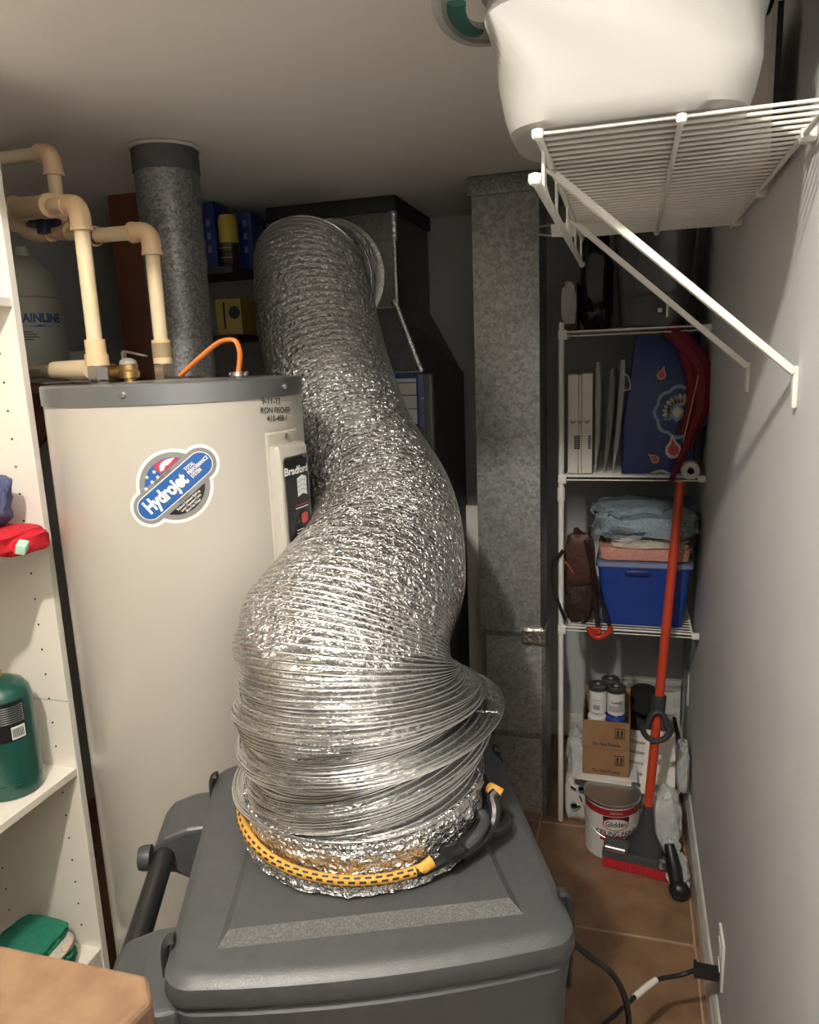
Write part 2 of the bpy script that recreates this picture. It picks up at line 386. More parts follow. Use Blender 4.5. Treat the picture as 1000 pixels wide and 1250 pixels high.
for k, yy in enumerate((.42, .385, .13, .095)):
    obj('print_line', convex(rrect(.3, yy, .85, yy + .012, .01, .004, 1), lab_fn(.0024), 1, 2), M_wink if k != 0 else M_sred, wh)
# handwriting
for t_, px, py, sz in (('9-11-13', 331, 490, .017), ('RON FISCHER', 338, 501, .0150), ('410-458-1', 339, 511, .0155)):
    th, z = heater_hit(px, py)
    lettering('handwriting', t_, sz, on_heater(th, z, .0012, -.06), M_ink, wh, bold=.012, sx=.95)
# round emblem sticker
th0, z0 = heater_hit(213.5, 593.5)
ST = math.radians(38); K = 1.315 / 915.0
def lay(k): return on_heater(th0, z0, .0006 + .0004 * k)
stk = obj('sticker', convex(circ((0, 0), 45.5 * K), lay(0), 8, 2), M_swhite, wh, label='round red, white and blue maker sticker crossed by a blue band')
capw = lambda r, l=40: rotp(capsule(l * K, r * K), ST)
obj('sticker_edge', convex(capw(24), lay(0.4), 6, 8), M_swhite, wh)
obj('sticker_ring', convex(circ((0, 0), 41.5 * K), lay(1), 8, 2), M_sgrey, wh)
obj('sticker_ring', convex(capw(20), lay(1.4), 6, 8), M_sgrey, wh)
def seg(R_, d, side):                       # disc segment beyond distance d from the band's axis
    a = math.asin(d / R_); p = circ((0, 0), R_, a, PI - a, 24) if side > 0 else circ((0, 0), R_, PI + a, 2 * PI - a, 24)
    return rotp(p, ST)
obj('flag_field', convex(seg(35 * K, 20.5 * K, 1), lay(2), 5, 4), M_blue, wh)
red = rotp([(-2 * K, 21 * K), (27 * K, 21 * K), (22 * K, 26.5 * K), (13 * K, 31.5 * K), (5 * K, 34 * K), (-2 * K, 34 * K)], ST)
obj('flag_stripe', convex(red, lay(2.6), 4, 4), M_sred, wh)
for p in ([(0, 24), (4, 22.5), (8, 26), (12, 24), (24, 25.5), (15, 30), (8, 31), (3, 29)],):
    obj('flag_stripe', convex(rotp([(x * K, y * K) for x, y in p], ST), lay(3.2), 3, 4), M_swhite, wh)
def star(c, r): return [(c[0] + (r if k % 2 == 0 else r * .42) * math.sin(PI * k / 5), c[1] + (r if k % 2 == 0 else r * .42) * math.cos(PI * k / 5)) for k in range(10)]
for s_ in ((-33.5, -4), (-31, 10), (-22, 16), (-18.5, 9.5), (-25.5, 4)):
    obj('star', convex([(x, y) for x, y in star((s_[0] * K, s_[1] * K + .004), 2.9 * K)], lay(3), 2, 2), M_swhite, wh)
obj('sticker_panel', convex(seg(35 * K, 20.5 * K, -1), lay(2), 5, 4), M_sblk, wh)
obj('band_edge', convex(capw(15.2), lay(2.4), 6, 8), M_swhite, wh)
obj('band', convex(capw(14.2), lay(3), 6, 8), M_blue, wh)
def band_fn(x0, y0, k=5):
    c_, s_ = math.cos(ST), math.sin(ST)
    return lambda x, y: lay(k)((x0 * K + x) * c_ - (y0 * K + y) * s_, (x0 * K + x) * s_ + (y0 * K + y) * c_)
lettering('lettering', 'Hydrojet', 22.5 * K, band_fn(-14, 0.5), M_swhite, wh, bold=.045, sx=.74)
for k, t_ in enumerate(('TOTAL', 'PERFORMANCE', 'SYSTEM')):
    lettering('lettering', t_, 6.4 * K, band_fn(22.0, 6.4 - k * 5.6), M_swhite, wh, align='LEFT', sx=.68, bold=.03)
for k, t_ in enumerate(('Reduced Sediment Build-up', 'Lower Operating Costs', 'More Hot Water')):
    lettering('lettering', t_, 4.4 * K, band_fn(0, -23.0 - k * 4.2), M_swhite, wh, sx=.72, bold=.02)
lettering('lettering', 'EQUIPPED  WITH', 3.4 * K, band_fn(-2, 18.0, 4), M_ink, wh)
lettering('lettering', 'PATENTED', 3.2 * K, band_fn(-2, -17.8, 4), M_ink, wh)

# fittings on the heater top
def zt(p, z): return V((p.x, p.y, z))
def hexnut(b, c, r, h): return b.lathe([(0, 0), (r, 0), (r, h), (0, h)], c, 6)
NA = at(120, 452, y=1.27); NB = at(200, 449, y=1.385)
for P_ in (NA, NB):
    n_ = thing('pipe_nipple', 'hexagonal steel nipple under the %s cream riser pipe on the heater' % ('left' if P_ is NA else 'right'), 'pipe fitting', zt(P_, HT))
    obj('nut', hexnut(MB(), zt(P_, HT - .004), .021, .036), M_steel, n_)
    obj('thread', MB().lathe([(0, 0), (.014, 0), (.014, .05), (0, .05)], zt(P_, HT + .0), 16), M_steel, n_)
PR = .0145; FR_ = .0195
def fitting(name, pts, parent, r=FR_, m=None): return obj(name, MB().tube(pts, r, 20), m or M_cpvcf, parent)
def elbow(parent, a, c, b, s=.045):
    a, c, b = V(a), V(c), V(b); p = c + (a - c).normalized() * s; q = c + (b - c).normalized() * s
    k = .6
    fitting('elbow', [p] + arc(c + (a - c).normalized() * s * k, c, c + (b - c).normalized() * s * k, 8) + [q], parent)
    for e, d in ((p, (a - c).normalized()), (q, (b - c).normalized())): fitting('elbow_lip', [e - d * .006, e + d * .001], parent, FR_ + .0015)
# pipe A: left riser
A1 = zt(NA, HT + .034); A2 = at(99, 250, y=NA.y); A2 = V((NA.x, NA.y, A2.z)); A3 = at(40, 253, y=1.36); A4 = at(-8, 249, y=1.47)
pa = thing('pipe_run', 'left cream riser pipe from the heater top with the higher elbow', 'pipe', A1)
obj('pipe', MB().tube([A1, A2 - V((0, 0, .02))], PR, 20), M_cpvc, pa); obj('pipe', MB().tube([A2 + (A3 - A2).normalized() * .02, A3], PR, 20), M_cpvc, pa)
elbow(pa, A1, A2, A3)
fitting('coupling', [A1 + V((0, 0, .0)), A1 + V((0, 0, .05))], pa); fitting('coupling_lip', [A1, A1 + V((0, 0, .022))], pa, FR_ + .003)
d_ = (A3 - A2).normalized(); q = at(68, 252, y=NA.y + .02)
fitting('tee', [at(57, 252, y=1.33), at(24, 254, y=1.385), A3 + (A4 - A3) * .45], pa, FR_ + .002); fitting('pipe', [A3 + (A4 - A3) * .3, A4], pa, PR, M_cpvc)
fitting('tee_lip', [at(62, 251, y=1.32), at(57, 252, y=1.33)], pa, FR_ + .004)
obj('tee_lip', MB().tube([at(22, 254, y=1.39), at(19, 253, y=1.4)], FR_ + .0035, 20), M_cpvcf, pa)
# pipe B: right riser with ball valve
B1 = zt(NB, HT + .034); B2 = V((NB.x, NB.y, at(187, 282, y=NB.y).z)); B3 = at(112, 288, y=1.40); B4 = at(40, 281, y=1.45); B5 = at(-8, 268, y=1.52)
pb = thing('pipe_run', 'right cream riser pipe from the heater top leading to a blue-handled valve', 'pipe', B1)
obj('pipe', MB().tube([B1, B2 - V((0, 0, .02))], PR, 20), M_cpvc, pb); obj('pipe', MB().tube([B2 + (B3 - B2).normalized() * .02, B3, B4, B5], PR, 20), M_cpvc, pb)
elbow(pb, B1, B2, B3); fitting('coupling', [B1, B1 + V((0, 0, .048))], pb)
obj('barcode_sticker', MB().tube([B1 + V((0, 0, .012)), B1 + V((0, 0, .042))], FR_ + .0006, 20, False), mat('barcode_buff', (.30, .22, .13), .6), pb)
dB = (B4 - B3).normalized()
fitting('coupling', [B3 - dB * .012, B3 + dB * .02], pb, FR_ + .001)
fitting('primer_ring', [B3 - dB * .016, B3 - dB * .011], pb, PR + .002, mat('purple_primer', (.10, .035, .03), .5))
T0 = at(72, 281, y=1.425)
fitting('tee', [T0 + dB * -.04, T0 + dB * .03], pb, FR_)
fitting('tee_neck', [T0, at(72, 258, y=1.425)], pb, FR_ - .001)
bv = at(48, 282, y=1.445)
obj('valve_body', MB().tube([bv - dB * .045, bv - dB * .03, bv - dB * .015, bv, bv + dB * .015, bv + dB * .03, bv + dB * .045], [.02, .021, .024, .027, .024, .021, .02], 20), M_cpvcf, pb)
hb = at(53, 273, y=1.405)
obj('valve_handle', MB().box(hb, (.085, .014, .016), rot(0, .08, -.2), .005).lathe([(.014, -.02), (.016, .0), (.012, .008), (0, .01)], hb, 16).box(hb + V((.035, -.006, .001)), (.03, .014, .014), rot(0, .3, -.2), .005).box(hb - V((.035, -.006, -.004)), (.03, .012, .01), rot(0, -.1, -.2), .004), mat('blue_handle', (.012, .016, .06), .4), pb)
# pipe C: high pipe behind, dropping into the tee of B
C0 = at(-8, 195, y=1.52); C1 = at(69, 190, y=1.45); C2 = at(72, 262, y=1.427); C1 = V((C2.x, C2.y, C1.z))
pc = thing('pipe_run', 'highest cream pipe in shade, running left below the ceiling', 'pipe', C2)
obj('pipe', MB().tube([C0, C1 + (C0 - C1).normalized() * .02], PR, 20), M_cpvc, pc); obj('pipe', MB().tube([C1 - V((0, 0, .02)), C2], PR, 20), M_cpvc, pc)
elbow(pc, C0, C1, C2)
# pipe D: discharge line to the relief valve
D0 = at(20, 447, y=1.46); D1 = at(70, 446, y=1.34); D2 = at(111, 445, y=1.292)
D0.z = D1.z = D2.z = HT + .028
pd = thing('pipe_run', 'short cream pipe lying level beside the heater top with printed text', 'pipe', D1)
obj('pipe', MB().tube([D0, D1], PR, 20), M_cpvc, pd); fitting('coupling', [D1 - (D2 - D1).normalized() * .01, D2], pd, FR_, M_cpvc)
dd = (D1 - D0).normalized(); nrm = V((dd.y, -dd.x, 0))
mid = D0.lerp(D1, .62) + nrm * (PR + .0006)
lettering('lettering', '3/4" CTS-OD', .012, plane_map(mid, dd, (0, 0, 1)), M_ink, pd)
# relief valve
RV = zt(at(157, 449, y=1.33), HT)
rv = thing('relief_valve', 'brass relief valve with a test lever between the two risers', 'valve', RV)
obj('body', MB().lathe([(.012, -.003), (.012, .006), (.02, .008), (.022, .02), (.019, .024), (.019, .034), (.012, .04)], RV, 24), M_brass, rv)
obj('outlet', MB().tube([RV + V((0, 0, .02)), RV + V((-.035, 0, .02)), RV + V((-.036, 0, .02)), RV + V((-.046, 0, .02))], [.013, .013, .018, .018], 18), M_brass, rv)
obj('dome', MB().lathe([(.018, .034), (.016, .042), (.008, .047), (0, .048)], RV, 20), mat('grey_cap', (.3, .29, .27), .5), rv)
obj('lever', MB().box(RV + V((.018, 0, .056)), (.055, .010, .004), rot(0, .22, 0), .0015).box(RV + V((-.008, 0, .052)), (.008, .01, .016), None, .002), M_steel, rv)
# orange cable
cn = zt(at(291, 450, y=1.36), HT)
oc = thing('electric_cable', 'orange electric cable arching out of the heater top', 'cable', cn)
pts = spline([zt(at(219, 447, y=1.36), HT + .008), at(240, 440, y=1.36), at(264, 420, y=1.36), at(277, 415, y=1.36), at(288, 417, y=1.36), at(293, 432, y=1.36), cn + V((0, 0, .012))], 8)
obj('cable', MB().tube(pts, .0075, 12, flat=.6), M_orange, oc)
obj('clamp', MB().lathe([(.016, 0), (.018, .004), (.014, .012), (0, .012)], cn, 16).tube([cn + V((-.02, 0, .008)), cn + V((.02, 0, .008))], .004, 10), M_steel, oc)
# rags / loose insulation on the top
for (px, py, yy, dx, dy, lb, sd) in ((96, 466, 1.21, .10, .06, 'dark flat scrap of insulation at the left edge of the heater top', 3), (222, 455, 1.36, .06, .05, 'dark flat scrap of insulation by the right riser', 5)):
    c_ = zt(at(px, py, y=yy), HT + .004)
    b = MB(); n_ = 14
    for i in range(n_ + 1):
        for j in range(n_ + 1):
            x, y = (i / n_ - .5) * 2, (j / n_ - .5) * 2; sc = 1 + .25 * noise.noise(V((math.atan2(y, x) * 1.5, sd, 0)))
            b.v.append(c_ + V((x * dx / 2 * sc, y * dy / 2 * sc, .001 + .007 * abs(noise.noise(V((x * 2, y * 2, sd)))))))
    for i in range(n_):
        for j in range(n_): b.f.append((i * (n_ + 1) + j, (i + 1) * (n_ + 1) + j, (i + 1) * (n_ + 1) + j + 1, i * (n_ + 1) + j + 1))
    o = solo('insulation_scrap', b, M_rag, lb, 'scrap', c_)
    md = o.modifiers.new('s', 'SOLIDIFY'); md.thickness = .002

# ------------------------------------------------------------------ galvanized flue behind the heater
FC = V((-1.076, 1.69, 0)); FRr = .074
fl = thing('flue_pipe', 'round dull galvanized flue pipe rising to the ceiling behind the heater', 'flue', (FC.x, FC.y, 0))
obj('pipe', MB().lathe([(FRr, 0), (FRr, CEIL - .13), (FRr + .0015, CEIL - .13), (FRr + .0015, CEIL)], FC, 64), M_galvd, fl)
obj('dark_sleeve', MB().lathe([(FRr + .002, CEIL - .06), (FRr + .004, CEIL - .06), (FRr + .004, CEIL - .003)], FC, 64), mat('dark_sealant_wrap', (.055, .057, .057), .7, bump=.3, bs=60, var=(.09, .092, .09), vs=30), fl, label='dark grey sealed sleeve')
b = MB(); ring = []
for k in range(48):
    a = 2 * PI * k / 48; ring.append(FC + V(((FRr + .006 + .004 * noise.noise(V((math.cos(a) * 3, math.sin(a) * 3, 0)))) * math.cos(a), (FRr + .006) * math.sin(a), CEIL - .005)))
obj('ceiling_caulk', b.tube(ring, .005, 8, closed=True), mat('pale_caulk', (.45, .43, .40), .8), fl)

# ------------------------------------------------------------------ furnace and plenum
PX0, PX1, PY0, PY1 = -1.17, -.737, 2.43, 2.86
pz1, pz0, cz1 = 2.02, 1.694, 1.478
fu = thing('furnace', 'dark furnace cabinet with sheet metal plenum in the back corner', 'furnace', (-1.0, 2.62, 0))
obj('plenum', MB().bx((PX0, PY0, pz0), (PX1, PY1, pz1), .003), M_plen, fu)
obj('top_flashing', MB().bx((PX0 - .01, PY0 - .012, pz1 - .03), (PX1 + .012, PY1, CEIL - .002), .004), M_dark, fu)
CX1, CY0 = -.612, 2.38
tr = MB(); tr.add([(PX0, PY0, pz0), (PX1, PY0, pz0), (PX1, PY1, pz0), (PX0, PY1, pz0), (PX0, PY0 + .0, cz1), (-.662, PY0, cz1), (-.622, PY1, cz1), (PX0, PY1, cz1)],
                  [(0, 1, 2, 3), (7, 6, 5, 4), (0, 4, 5, 1), (1, 5, 6, 2), (2, 6, 7, 3), (3, 7, 4, 0)])
obj('transition', tr, M_plen, fu)
obj('cabinet', MB().bx((PX0, CY0, 0), (CX1, PY1, cz1), .004), M_furn, fu)
obj('door_panel', MB().bx((PX0 + .02, CY0 - .008, .5), (CX1 - .06, CY0 + .001, cz1 - .02), .003), M_furn, fu)
obj('corner_post', MB().bx((CX1 - .05, CY0 - .010, .05), (CX1 - .002, CY0 + .002, cz1 - .004), .003), mat('furnace_grey', (.17, .175, .165), .4, .3), fu)
obj('screw', MB().lathe([(.004, 0), (.004, .003), (0, .004)], (CX1 - .033, CY0 - .010, 1.40), 10, rot(PI / 2)), M_steel, fu)
b = MB().tube([(PX1, PY0 - .001, pz1 - .04), (PX1, PY0 - .001, pz0)], .006, 8); b.tube([(PX1, PY0 - .002, pz1 - .03), (PX1, PY0 - .002, pz1 - .12)], .012, 8)
obj('foil_tape', b, M_foil, fu)
obj('foil_tape', MB().tube([(PX1 - .012, PY0 - .002, pz0 + .02), (PX1, PY0 - .002, pz0), (-.662, PY0 - .002, cz1 + .005)], [.012, .009, .013], 8), M_foil, fu)
obj('foil_tape', MB().tube([(PX1 - .13, PY0 - .001, pz0), (PX1, PY0 - .001, pz0)], .004, 8), M_foil, fu)
obj('foil_tape', MB().tube([(PX1 - .1, PY0 - .003, cz1 + .004), (-.66, PY0 - .003, cz1 + .004)], .007, 8), M_foil, fu)
# wiring label
L0 = at(482, 458, y=CY0 - .009); L1 = at(517, 521, y=CY0 - .009)
lx0, lx1, lz0, lz1 = L0.x - .05, L1.x, L1.z, L0.z
lb = obj('wiring_label', MB().bx((lx0, CY0 - .0105, lz0), (lx1, CY0 - .0078, lz1)), M_blue, fu, False, label='white wiring sheet in a blue frame')
for za, zb in ((.86, .93), (.62, .84), (.36, .60), (.06, .34)):
    obj('label_field', MB().bx((lx0 + .006, CY0 - .0112, lz0 + (lz1 - lz0) * za), (lx1 - .019, CY0 - .0104, lz0 + (lz1 - lz0) * zb)), M_swhite, fu, False)
obj('label_field', MB().bx((lx1 - .012, CY0 - .0112, lz0), (lx1 + .004, CY0 - .0104, lz1)), M_lidrim, fu, False)
# collar on plenum front
CC = V((-.963, PY0, 1.80)); CR = .176
col = obj('duct_collar', MB().lathe([(CR + .012, -.004), (CR + .012, .004), (CR, .006), (CR, .05), (CR - .01, .05), (CR - .01, .0)], CC, 64, rot(PI / 2)), M_foil, fu)

# ------------------------------------------------------------------ square duct riser
cr = thing('duct_riser', 'tall rectangular galvanized duct standing between furnace and shelf rack', 'duct', (-.36, 2.4, 0))
dx0, dx1, dy0, dy1 = -.452, -.252, 2.30, 2.50
obj('upper_section', MB().bx((dx0 - .006, dy0, .64), (dx1 - .008, dy1, CEIL - .055), .002), M_galv, cr)
obj('lower_section', MB().bx((dx0 + .012, dy0 + .008, 0), (dx1 + .004, dy1, .645), .002), M_galv, cr)
obj('top_flange', MB().bx((dx0 - .014, dy0 - .006, CEIL - .055), (dx1 - .002, dy1, CEIL - .002), .002), M_galvd, cr)
obj('drive_slip', MB().bx((dx0, dy0 - .005, .632), (dx1 - .06, dy0 + .002, .65), .002), M_galvd, cr)
obj('corner_strip', MB().bx((dx1 - .006, dy0 + .004, 0), (dx1 + .007, dy0 + .02, .62), .002), M_galvd, cr)
obj('lower_seam', MB().bx((dx0 + .01, dy0 + .003, .275), (dx1 + .006, dy0 + .012, .295), .002), M_galvd, cr)
obj('foil_tape', MB().lump((dx1 - .032, dy0 - .002, .635), (.075, .012, .055), 4, .25, .3, 24, 14), M_foil, cr)
# white board added as the lit lower wall strip between furnace and duct
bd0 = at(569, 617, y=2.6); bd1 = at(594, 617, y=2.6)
solo('lit_wall_strip', MB().bx((bd0.x, 2.595, 0), (bd1.x + .06, 2.615, bd0.z), .002), M_boxw, 'narrow white board standing in for the lit wall strip left of the square duct', 'board', (bd0.x + .05, 2.605, 0))

# ------------------------------------------------------------------ collection machine
MO = V((-.484, .601, 0)); MA = math.radians(22.4); MH = .86; MW, MD = .47, .455
ma = thing('duct_vacuum', 'dark grey moulded vacuum cabinet on the floor under the silver duct', 'vacuum', MO, MA)
def loft(rings, close_top=True, close_bot=True):
    b = MB(); n = len(rings[0])
    for r_ in rings: b.v += [V(p) for p in r_]
    for i in range(len(rings) - 1):
        for k in range(n): b.f.append((i * n + k, i * n + (k + 1) % n, (i + 1) * n + (k + 1) % n, (i + 1) * n + k))
    if close_bot: b.f.append(tuple(range(n))[::-1])
    if close_top: b.f.append(tuple((len(rings) - 1) * n + k for k in range(n)))
    return b
def rr(x0, y0, x1, y1, r, z, bow=0.0, n=6, m=8):
    o = []
    base = rrect(x0, y0, x1, y1, r, None, n)
    # subdivide the long sides so the front can bow
    P = []
    for i in range(len(base)):
        a, b_ = base[i], base[(i + 1) % len(base)]; d = math.hypot(b_[0] - a[0], b_[1] - a[1])
        k_ = m if d > .1 else 1
        for k in range(k_): P.append((a[0] + (b_[0] - a[0]) * k / k_, a[1] + (b_[1] - a[1]) * k / k_))
    for x, y in P:
        t = (x - x0) / (x1 - x0); fy = 1 if y < (y0 + y1) / 2 else 0
        o.append((x, y - bow * fy * 4 * t * (1 - t), z))
    return o
def dome(t, s): return 0
# lid
lt = .034
lid = loft([rr(-.004, -.006, MW + .004, MD + .004, .03, MH - lt, .018), rr(-.006, -.008, MW + .006, MD + .006, .032, MH - lt + .006, .018), rr(-.004, -.006, MW + .004, MD + .004, .032, MH - .010, .017), rr(.004, .002, MW - .004, MD - .004, .03, MH - .002, .016), rr(.012, .012, MW - .012, MD - .012, .03, MH, .014)])
obj('lid', lid, M_mach, ma, local=True)
# raised trapezoid on the lid with a textured front bevel, coloured paler to paint in light
tz = .010
outer = [(.052, .034), (MW - .052, .034), (MW - .085, MD - .05), (.085, MD - .05)]
inner = [(.066, .052), (MW - .066, .052), (MW - .095, MD - .06), (.095, MD - .06)]
bp = MB().add([(x, y, MH - .001) for x, y in outer] + [(x, y, MH + tz) for x, y in inner], [(4, 5, 6, 7), (1, 2, 6, 5), (2, 3, 7, 6), (3, 0, 4, 7), (3, 2, 1, 0)])
obj('lid_panel', bp, M_mach, ma, False, True)
obj('lid_bevel', MB().add([(outer[0][0], outer[0][1], MH - .0005), (outer[1][0], outer[1][1], MH - .0005), (inner[1][0], inner[1][1], MH + tz + .0005), (inner[0][0], inner[0][1], MH + tz + .0005), (outer[0][0] + .01, outer[0][1] + .01, MH - .004), (outer[1][0] - .01, outer[1][1] + .01, MH - .004)],
    [(0, 1, 2, 3), (0, 4, 5, 1), (1, 5, 2), (0, 3, 4), (3, 2, 5, 4)]), M_machl, ma, False, True, label='textured strip along the front of the lid panel, coloured paler as if lit')
body = loft([rr(.03, .03, MW - .03, MD - .03, .04, .06), rr(.012, .012, MW - .012, MD - .012, .04, .10, .01), rr(.002, .0, MW - .002, MD - .002, .035, MH - .10, .016), rr(-.002, -.004, MW + .002, MD + .002, .032, MH - lt - .012, .018), rr(.004, .002, MW - .004, MD - .004, .03, MH - lt - .004, .016)])
obj('body', body, M_mach, ma, local=True)
for (x, y) in ((.07, .07), (MW - .07, .07), (.07, MD - .07), (MW - .07, MD - .07)):
    obj('caster', MB().lathe([(0, -.015), (.03, -.015), (.03, .015), (0, .015)], (x, y, .03), 20, rot(0, PI / 2)).box((x, y, .055), (.045, .045, .02), None, .004), M_rub, ma, local=True)
# handle brackets + bar
def bracket(v0, v1, z1):
    pr = [(0.0, z1), (-.05, z1 - .002), (-.088, z1 - .014), (-.106, z1 - .036), (-.108, z1 - .072), (-.075, z1 - .078), (-.04, z1 - .10), (0.0, z1 - .15)]
    b = MB().prism(pr, (.012, v0, 0), (1, 0, 0), (0, 0, 1), (0, v1 - v0, 0)); return b
for v0, v1, z1 in ((-.005, .135, MH - .04), (.335, .44, MH - .035)):
    o = obj('handle_bracket', bracket(v0, v1, z1), M_mach, ma, False, True)
    md = o.modifiers.new('bevel', 'BEVEL'); md.width = .008; md.segments = 3
obj('handle_bar', MB().tube([(-.076, .12, MH - .085), (-.076, .352, MH - .08)], .0165, 20), M_black, ma, local=True)
obj('bar_cap', MB().lathe([(.0, -.012), (.017, -.012), (.019, -.006), (.019, .006), (.0, .008)], (-.100, .333, MH - .078), 20, rot(0, PI / 2)), M_mop, ma, local=True)
def latch(x, y, z0, z1, dx):
    b = MB(); pts = [(x, y, z1), (x + dx * .9, y, z1 - .004), (x + dx * 1.3, y, z1 - .03), (x + dx, y, z0)]
    b.tube(spline(pts, 6), .009, 8, flat=.6); return b
for x, y, dx in ((.002, .055, -.01), (MW - .002, .06, .012), (.002, MD - .04, -.008), (MW - .004, MD - .035, .008)):
    obj('rubber_latch', latch(x, y, MH - .13, MH + .004, dx), M_rub, ma, local=True)
# black bar on the right flank
obj('side_grip', MB().tube(spline([(MW + .004, .12, MH - .045), (MW + .022, .12, MH - .06), (MW + .02, .115, MH - .15), (MW + .004, .11, MH - .20)], 6), .008, 10), M_black, ma, local=True)

# ------------------------------------------------------------------ flexible silver duct
fd = thing('flexible_duct', 'silver foil flexible duct snaking from the grey machine up to the plenum', 'duct', (-.372, .938, MH + .01))
ctr = [((-.963, PY0 - .03, 1.80), (0, -1, 0), .170, 0),
       ((-.955, 2.27, 1.785), (0, -.95, -.25), .170, 6),
       (at(380, 333, y=2.12), (.03, -.62, -.75), .168, 13),
       (at(397, 440, y=1.94), None, .168, 28),
       (at(428, 540, y=1.80), None, .168, 42),
       (at(467, 620, y=1.62), None, .167, 54),
       (at(463, 698, y=1.37), None, .172, 66),
       (at(425, 762, y=1.13), (-.12, -.55, -.8), .176, 80),
       (at(431, 826, y=1.015), (.04, -.15, -1), .178, 96),
       (at(441, 864, y=.985), (.10, .0, -1), .180, 108),
       (at(446, 893, y=.972), (.20, .05, -1), .183, 122),
       (at(441, 928, y=.95), (.12, .05, -1), .180, 136),
       ((-.360, .928, .940), (.03, 0, -1), .171, 140),
       ((-.360, .926, .900), (0, 0, -1), .168, 145),
       ((-.360, .926, MH + tz + .004), (0, 0, -1), .176, 149)]
cp = [V(c[0]) for c in ctr]; NC = len(ctr)
ct = [V(c[1]).normalized() if c[1] else (cp[i + 1] - cp[i - 1]).normalized() for i, c in enumerate(ctr)]
turns = [c[3] for c in ctr]; TT = turns[-1]
def cat(a, b, c, d, t): return .5 * ((2 * b) + (c - a) * t + (2 * a - 5 * b + 4 * c - d) * t * t + (3 * b - a - 3 * c + d) * t ** 3)
def fpath(T):
    T = min(max(T, 0), TT - 1e-6); i = 0
    while turns[i + 1] <= T: i += 1
    t = (T - turns[i]) / (turns[i + 1] - turns[i]); j = [max(i - 1, 0), i, i + 1, min(i + 2, NC - 1)]
    p = cat(*[cp[k] for k in j], t); n_ = ct[i].lerp(ct[i + 1], t * t * (3 - 2 * t)).normalized()
    r_ = ctr[i][2] * (1 - t) + ctr[i + 1][2] * t
    return p, n_, r_
rj = [random.uniform(-1, 1) for _ in range(int(TT) + 3)]
def jit(T):
    k = int(T); return rj[k] * (1 - (T - k)) + rj[k + 1] * (T - k)
def sm(a, b, x): t = min(max((x - a) / (b - a), 0), 1); return t * t * (3 - 2 * t)
def frame(T):
    p, n_, r_ = fpath(T); a = (V((1, 0, 0)) - n_ * n_.x).normalized(); return p, a, n_.cross(a), n_, r_
def stack_shape(T, th):                          # folds of the squashed part
    s = sm(82, 96, T) * (1 - sm(134, 141, T)); 
    d = .004 * jit(T * 1.0) * s
    d += s * .0075 * math.sin(T * .45 + .7 * math.sin(th + 1)) + s * .0035 * math.sin(T * 1.05 + th)
    R_, L_ = max(0, math.cos(th)), max(0, -math.cos(th)); g = lambda c, w_: math.exp(-((T - c) / w_) ** 2)
    d += R_ * (.010 * g(102, 4) - .020 * g(109, 2.2) + .020 * g(114, 3.2) - .014 * g(122, 4)) + L_ * (.006 * g(112, 4) - .024 * g(118, 2.0) + .004 * g(123, 3))
    return d
SEGS, PS = 200, 5
b = MB(); NT = int(TT * PS)
cache = [frame(i / PS) for i in range(NT + PS + 1)]
for i in range(NT + 1):
    for k in range(SEGS):
        th = 2 * PI * k / SEGS; T = i / PS + k / SEGS
        ii = min(i + (k * PS) // SEGS, NT); fr = (k * PS / SEGS) % 1
        if ii < NT:
            A_, B_ = cache[ii], cache[ii + 1]; p = A_[0].lerp(B_[0], fr); a = A_[1].lerp(B_[1], fr); bb_ = A_[2].lerp(B_[2], fr); n_ = A_[3]; r_ = A_[4]
        else: p, a, bb_, n_, r_ = cache[NT]
        ph = T % 1.0; comp = sm(76, 96, T); tail = sm(139, 143, T)
        pinch = math.sin(PI * ph)
        amp = .0042 * (1 - comp) + .0038 * comp
        amp *= (1 - tail * .8)
        d = a * math.cos(th) + bb_ * math.sin(th)
        q = p + d * r_
        cr_ = (noise.noise(q * 55) * .0045 + noise.noise(q * 120) * .0030) * (pinch * (1 - comp * .9) + tail * .9)
        ax = (noise.noise(q * 70 + V((9, 3, 1))) * .004) * pinch * (1 - comp * .85)
        rad = r_ - amp * pinch ** .8 + cr_ + stack_shape(T, th) + tail * .004 * noise.noise(V((math.cos(th) * 3, math.sin(th) * 3, T * .3)))
        b.v.append(p + d * rad + n_ * ax)
for i in range(NT):
    for k in range(SEGS - 1): b.f.append((i * SEGS + k, i * SEGS + k + 1, (i + 1) * SEGS + k + 1, (i + 1) * SEGS + k))
for i in range(NT):
    if i + PS <= NT - 0: b.f.append((i * SEGS + SEGS - 1, (i + PS) * SEGS, min(i + PS + 1, NT) * SEGS, (i + 1) * SEGS + SEGS - 1))
M_skin = mat('crinkled_foil', (.70, .705, .70), .2, 1.0)
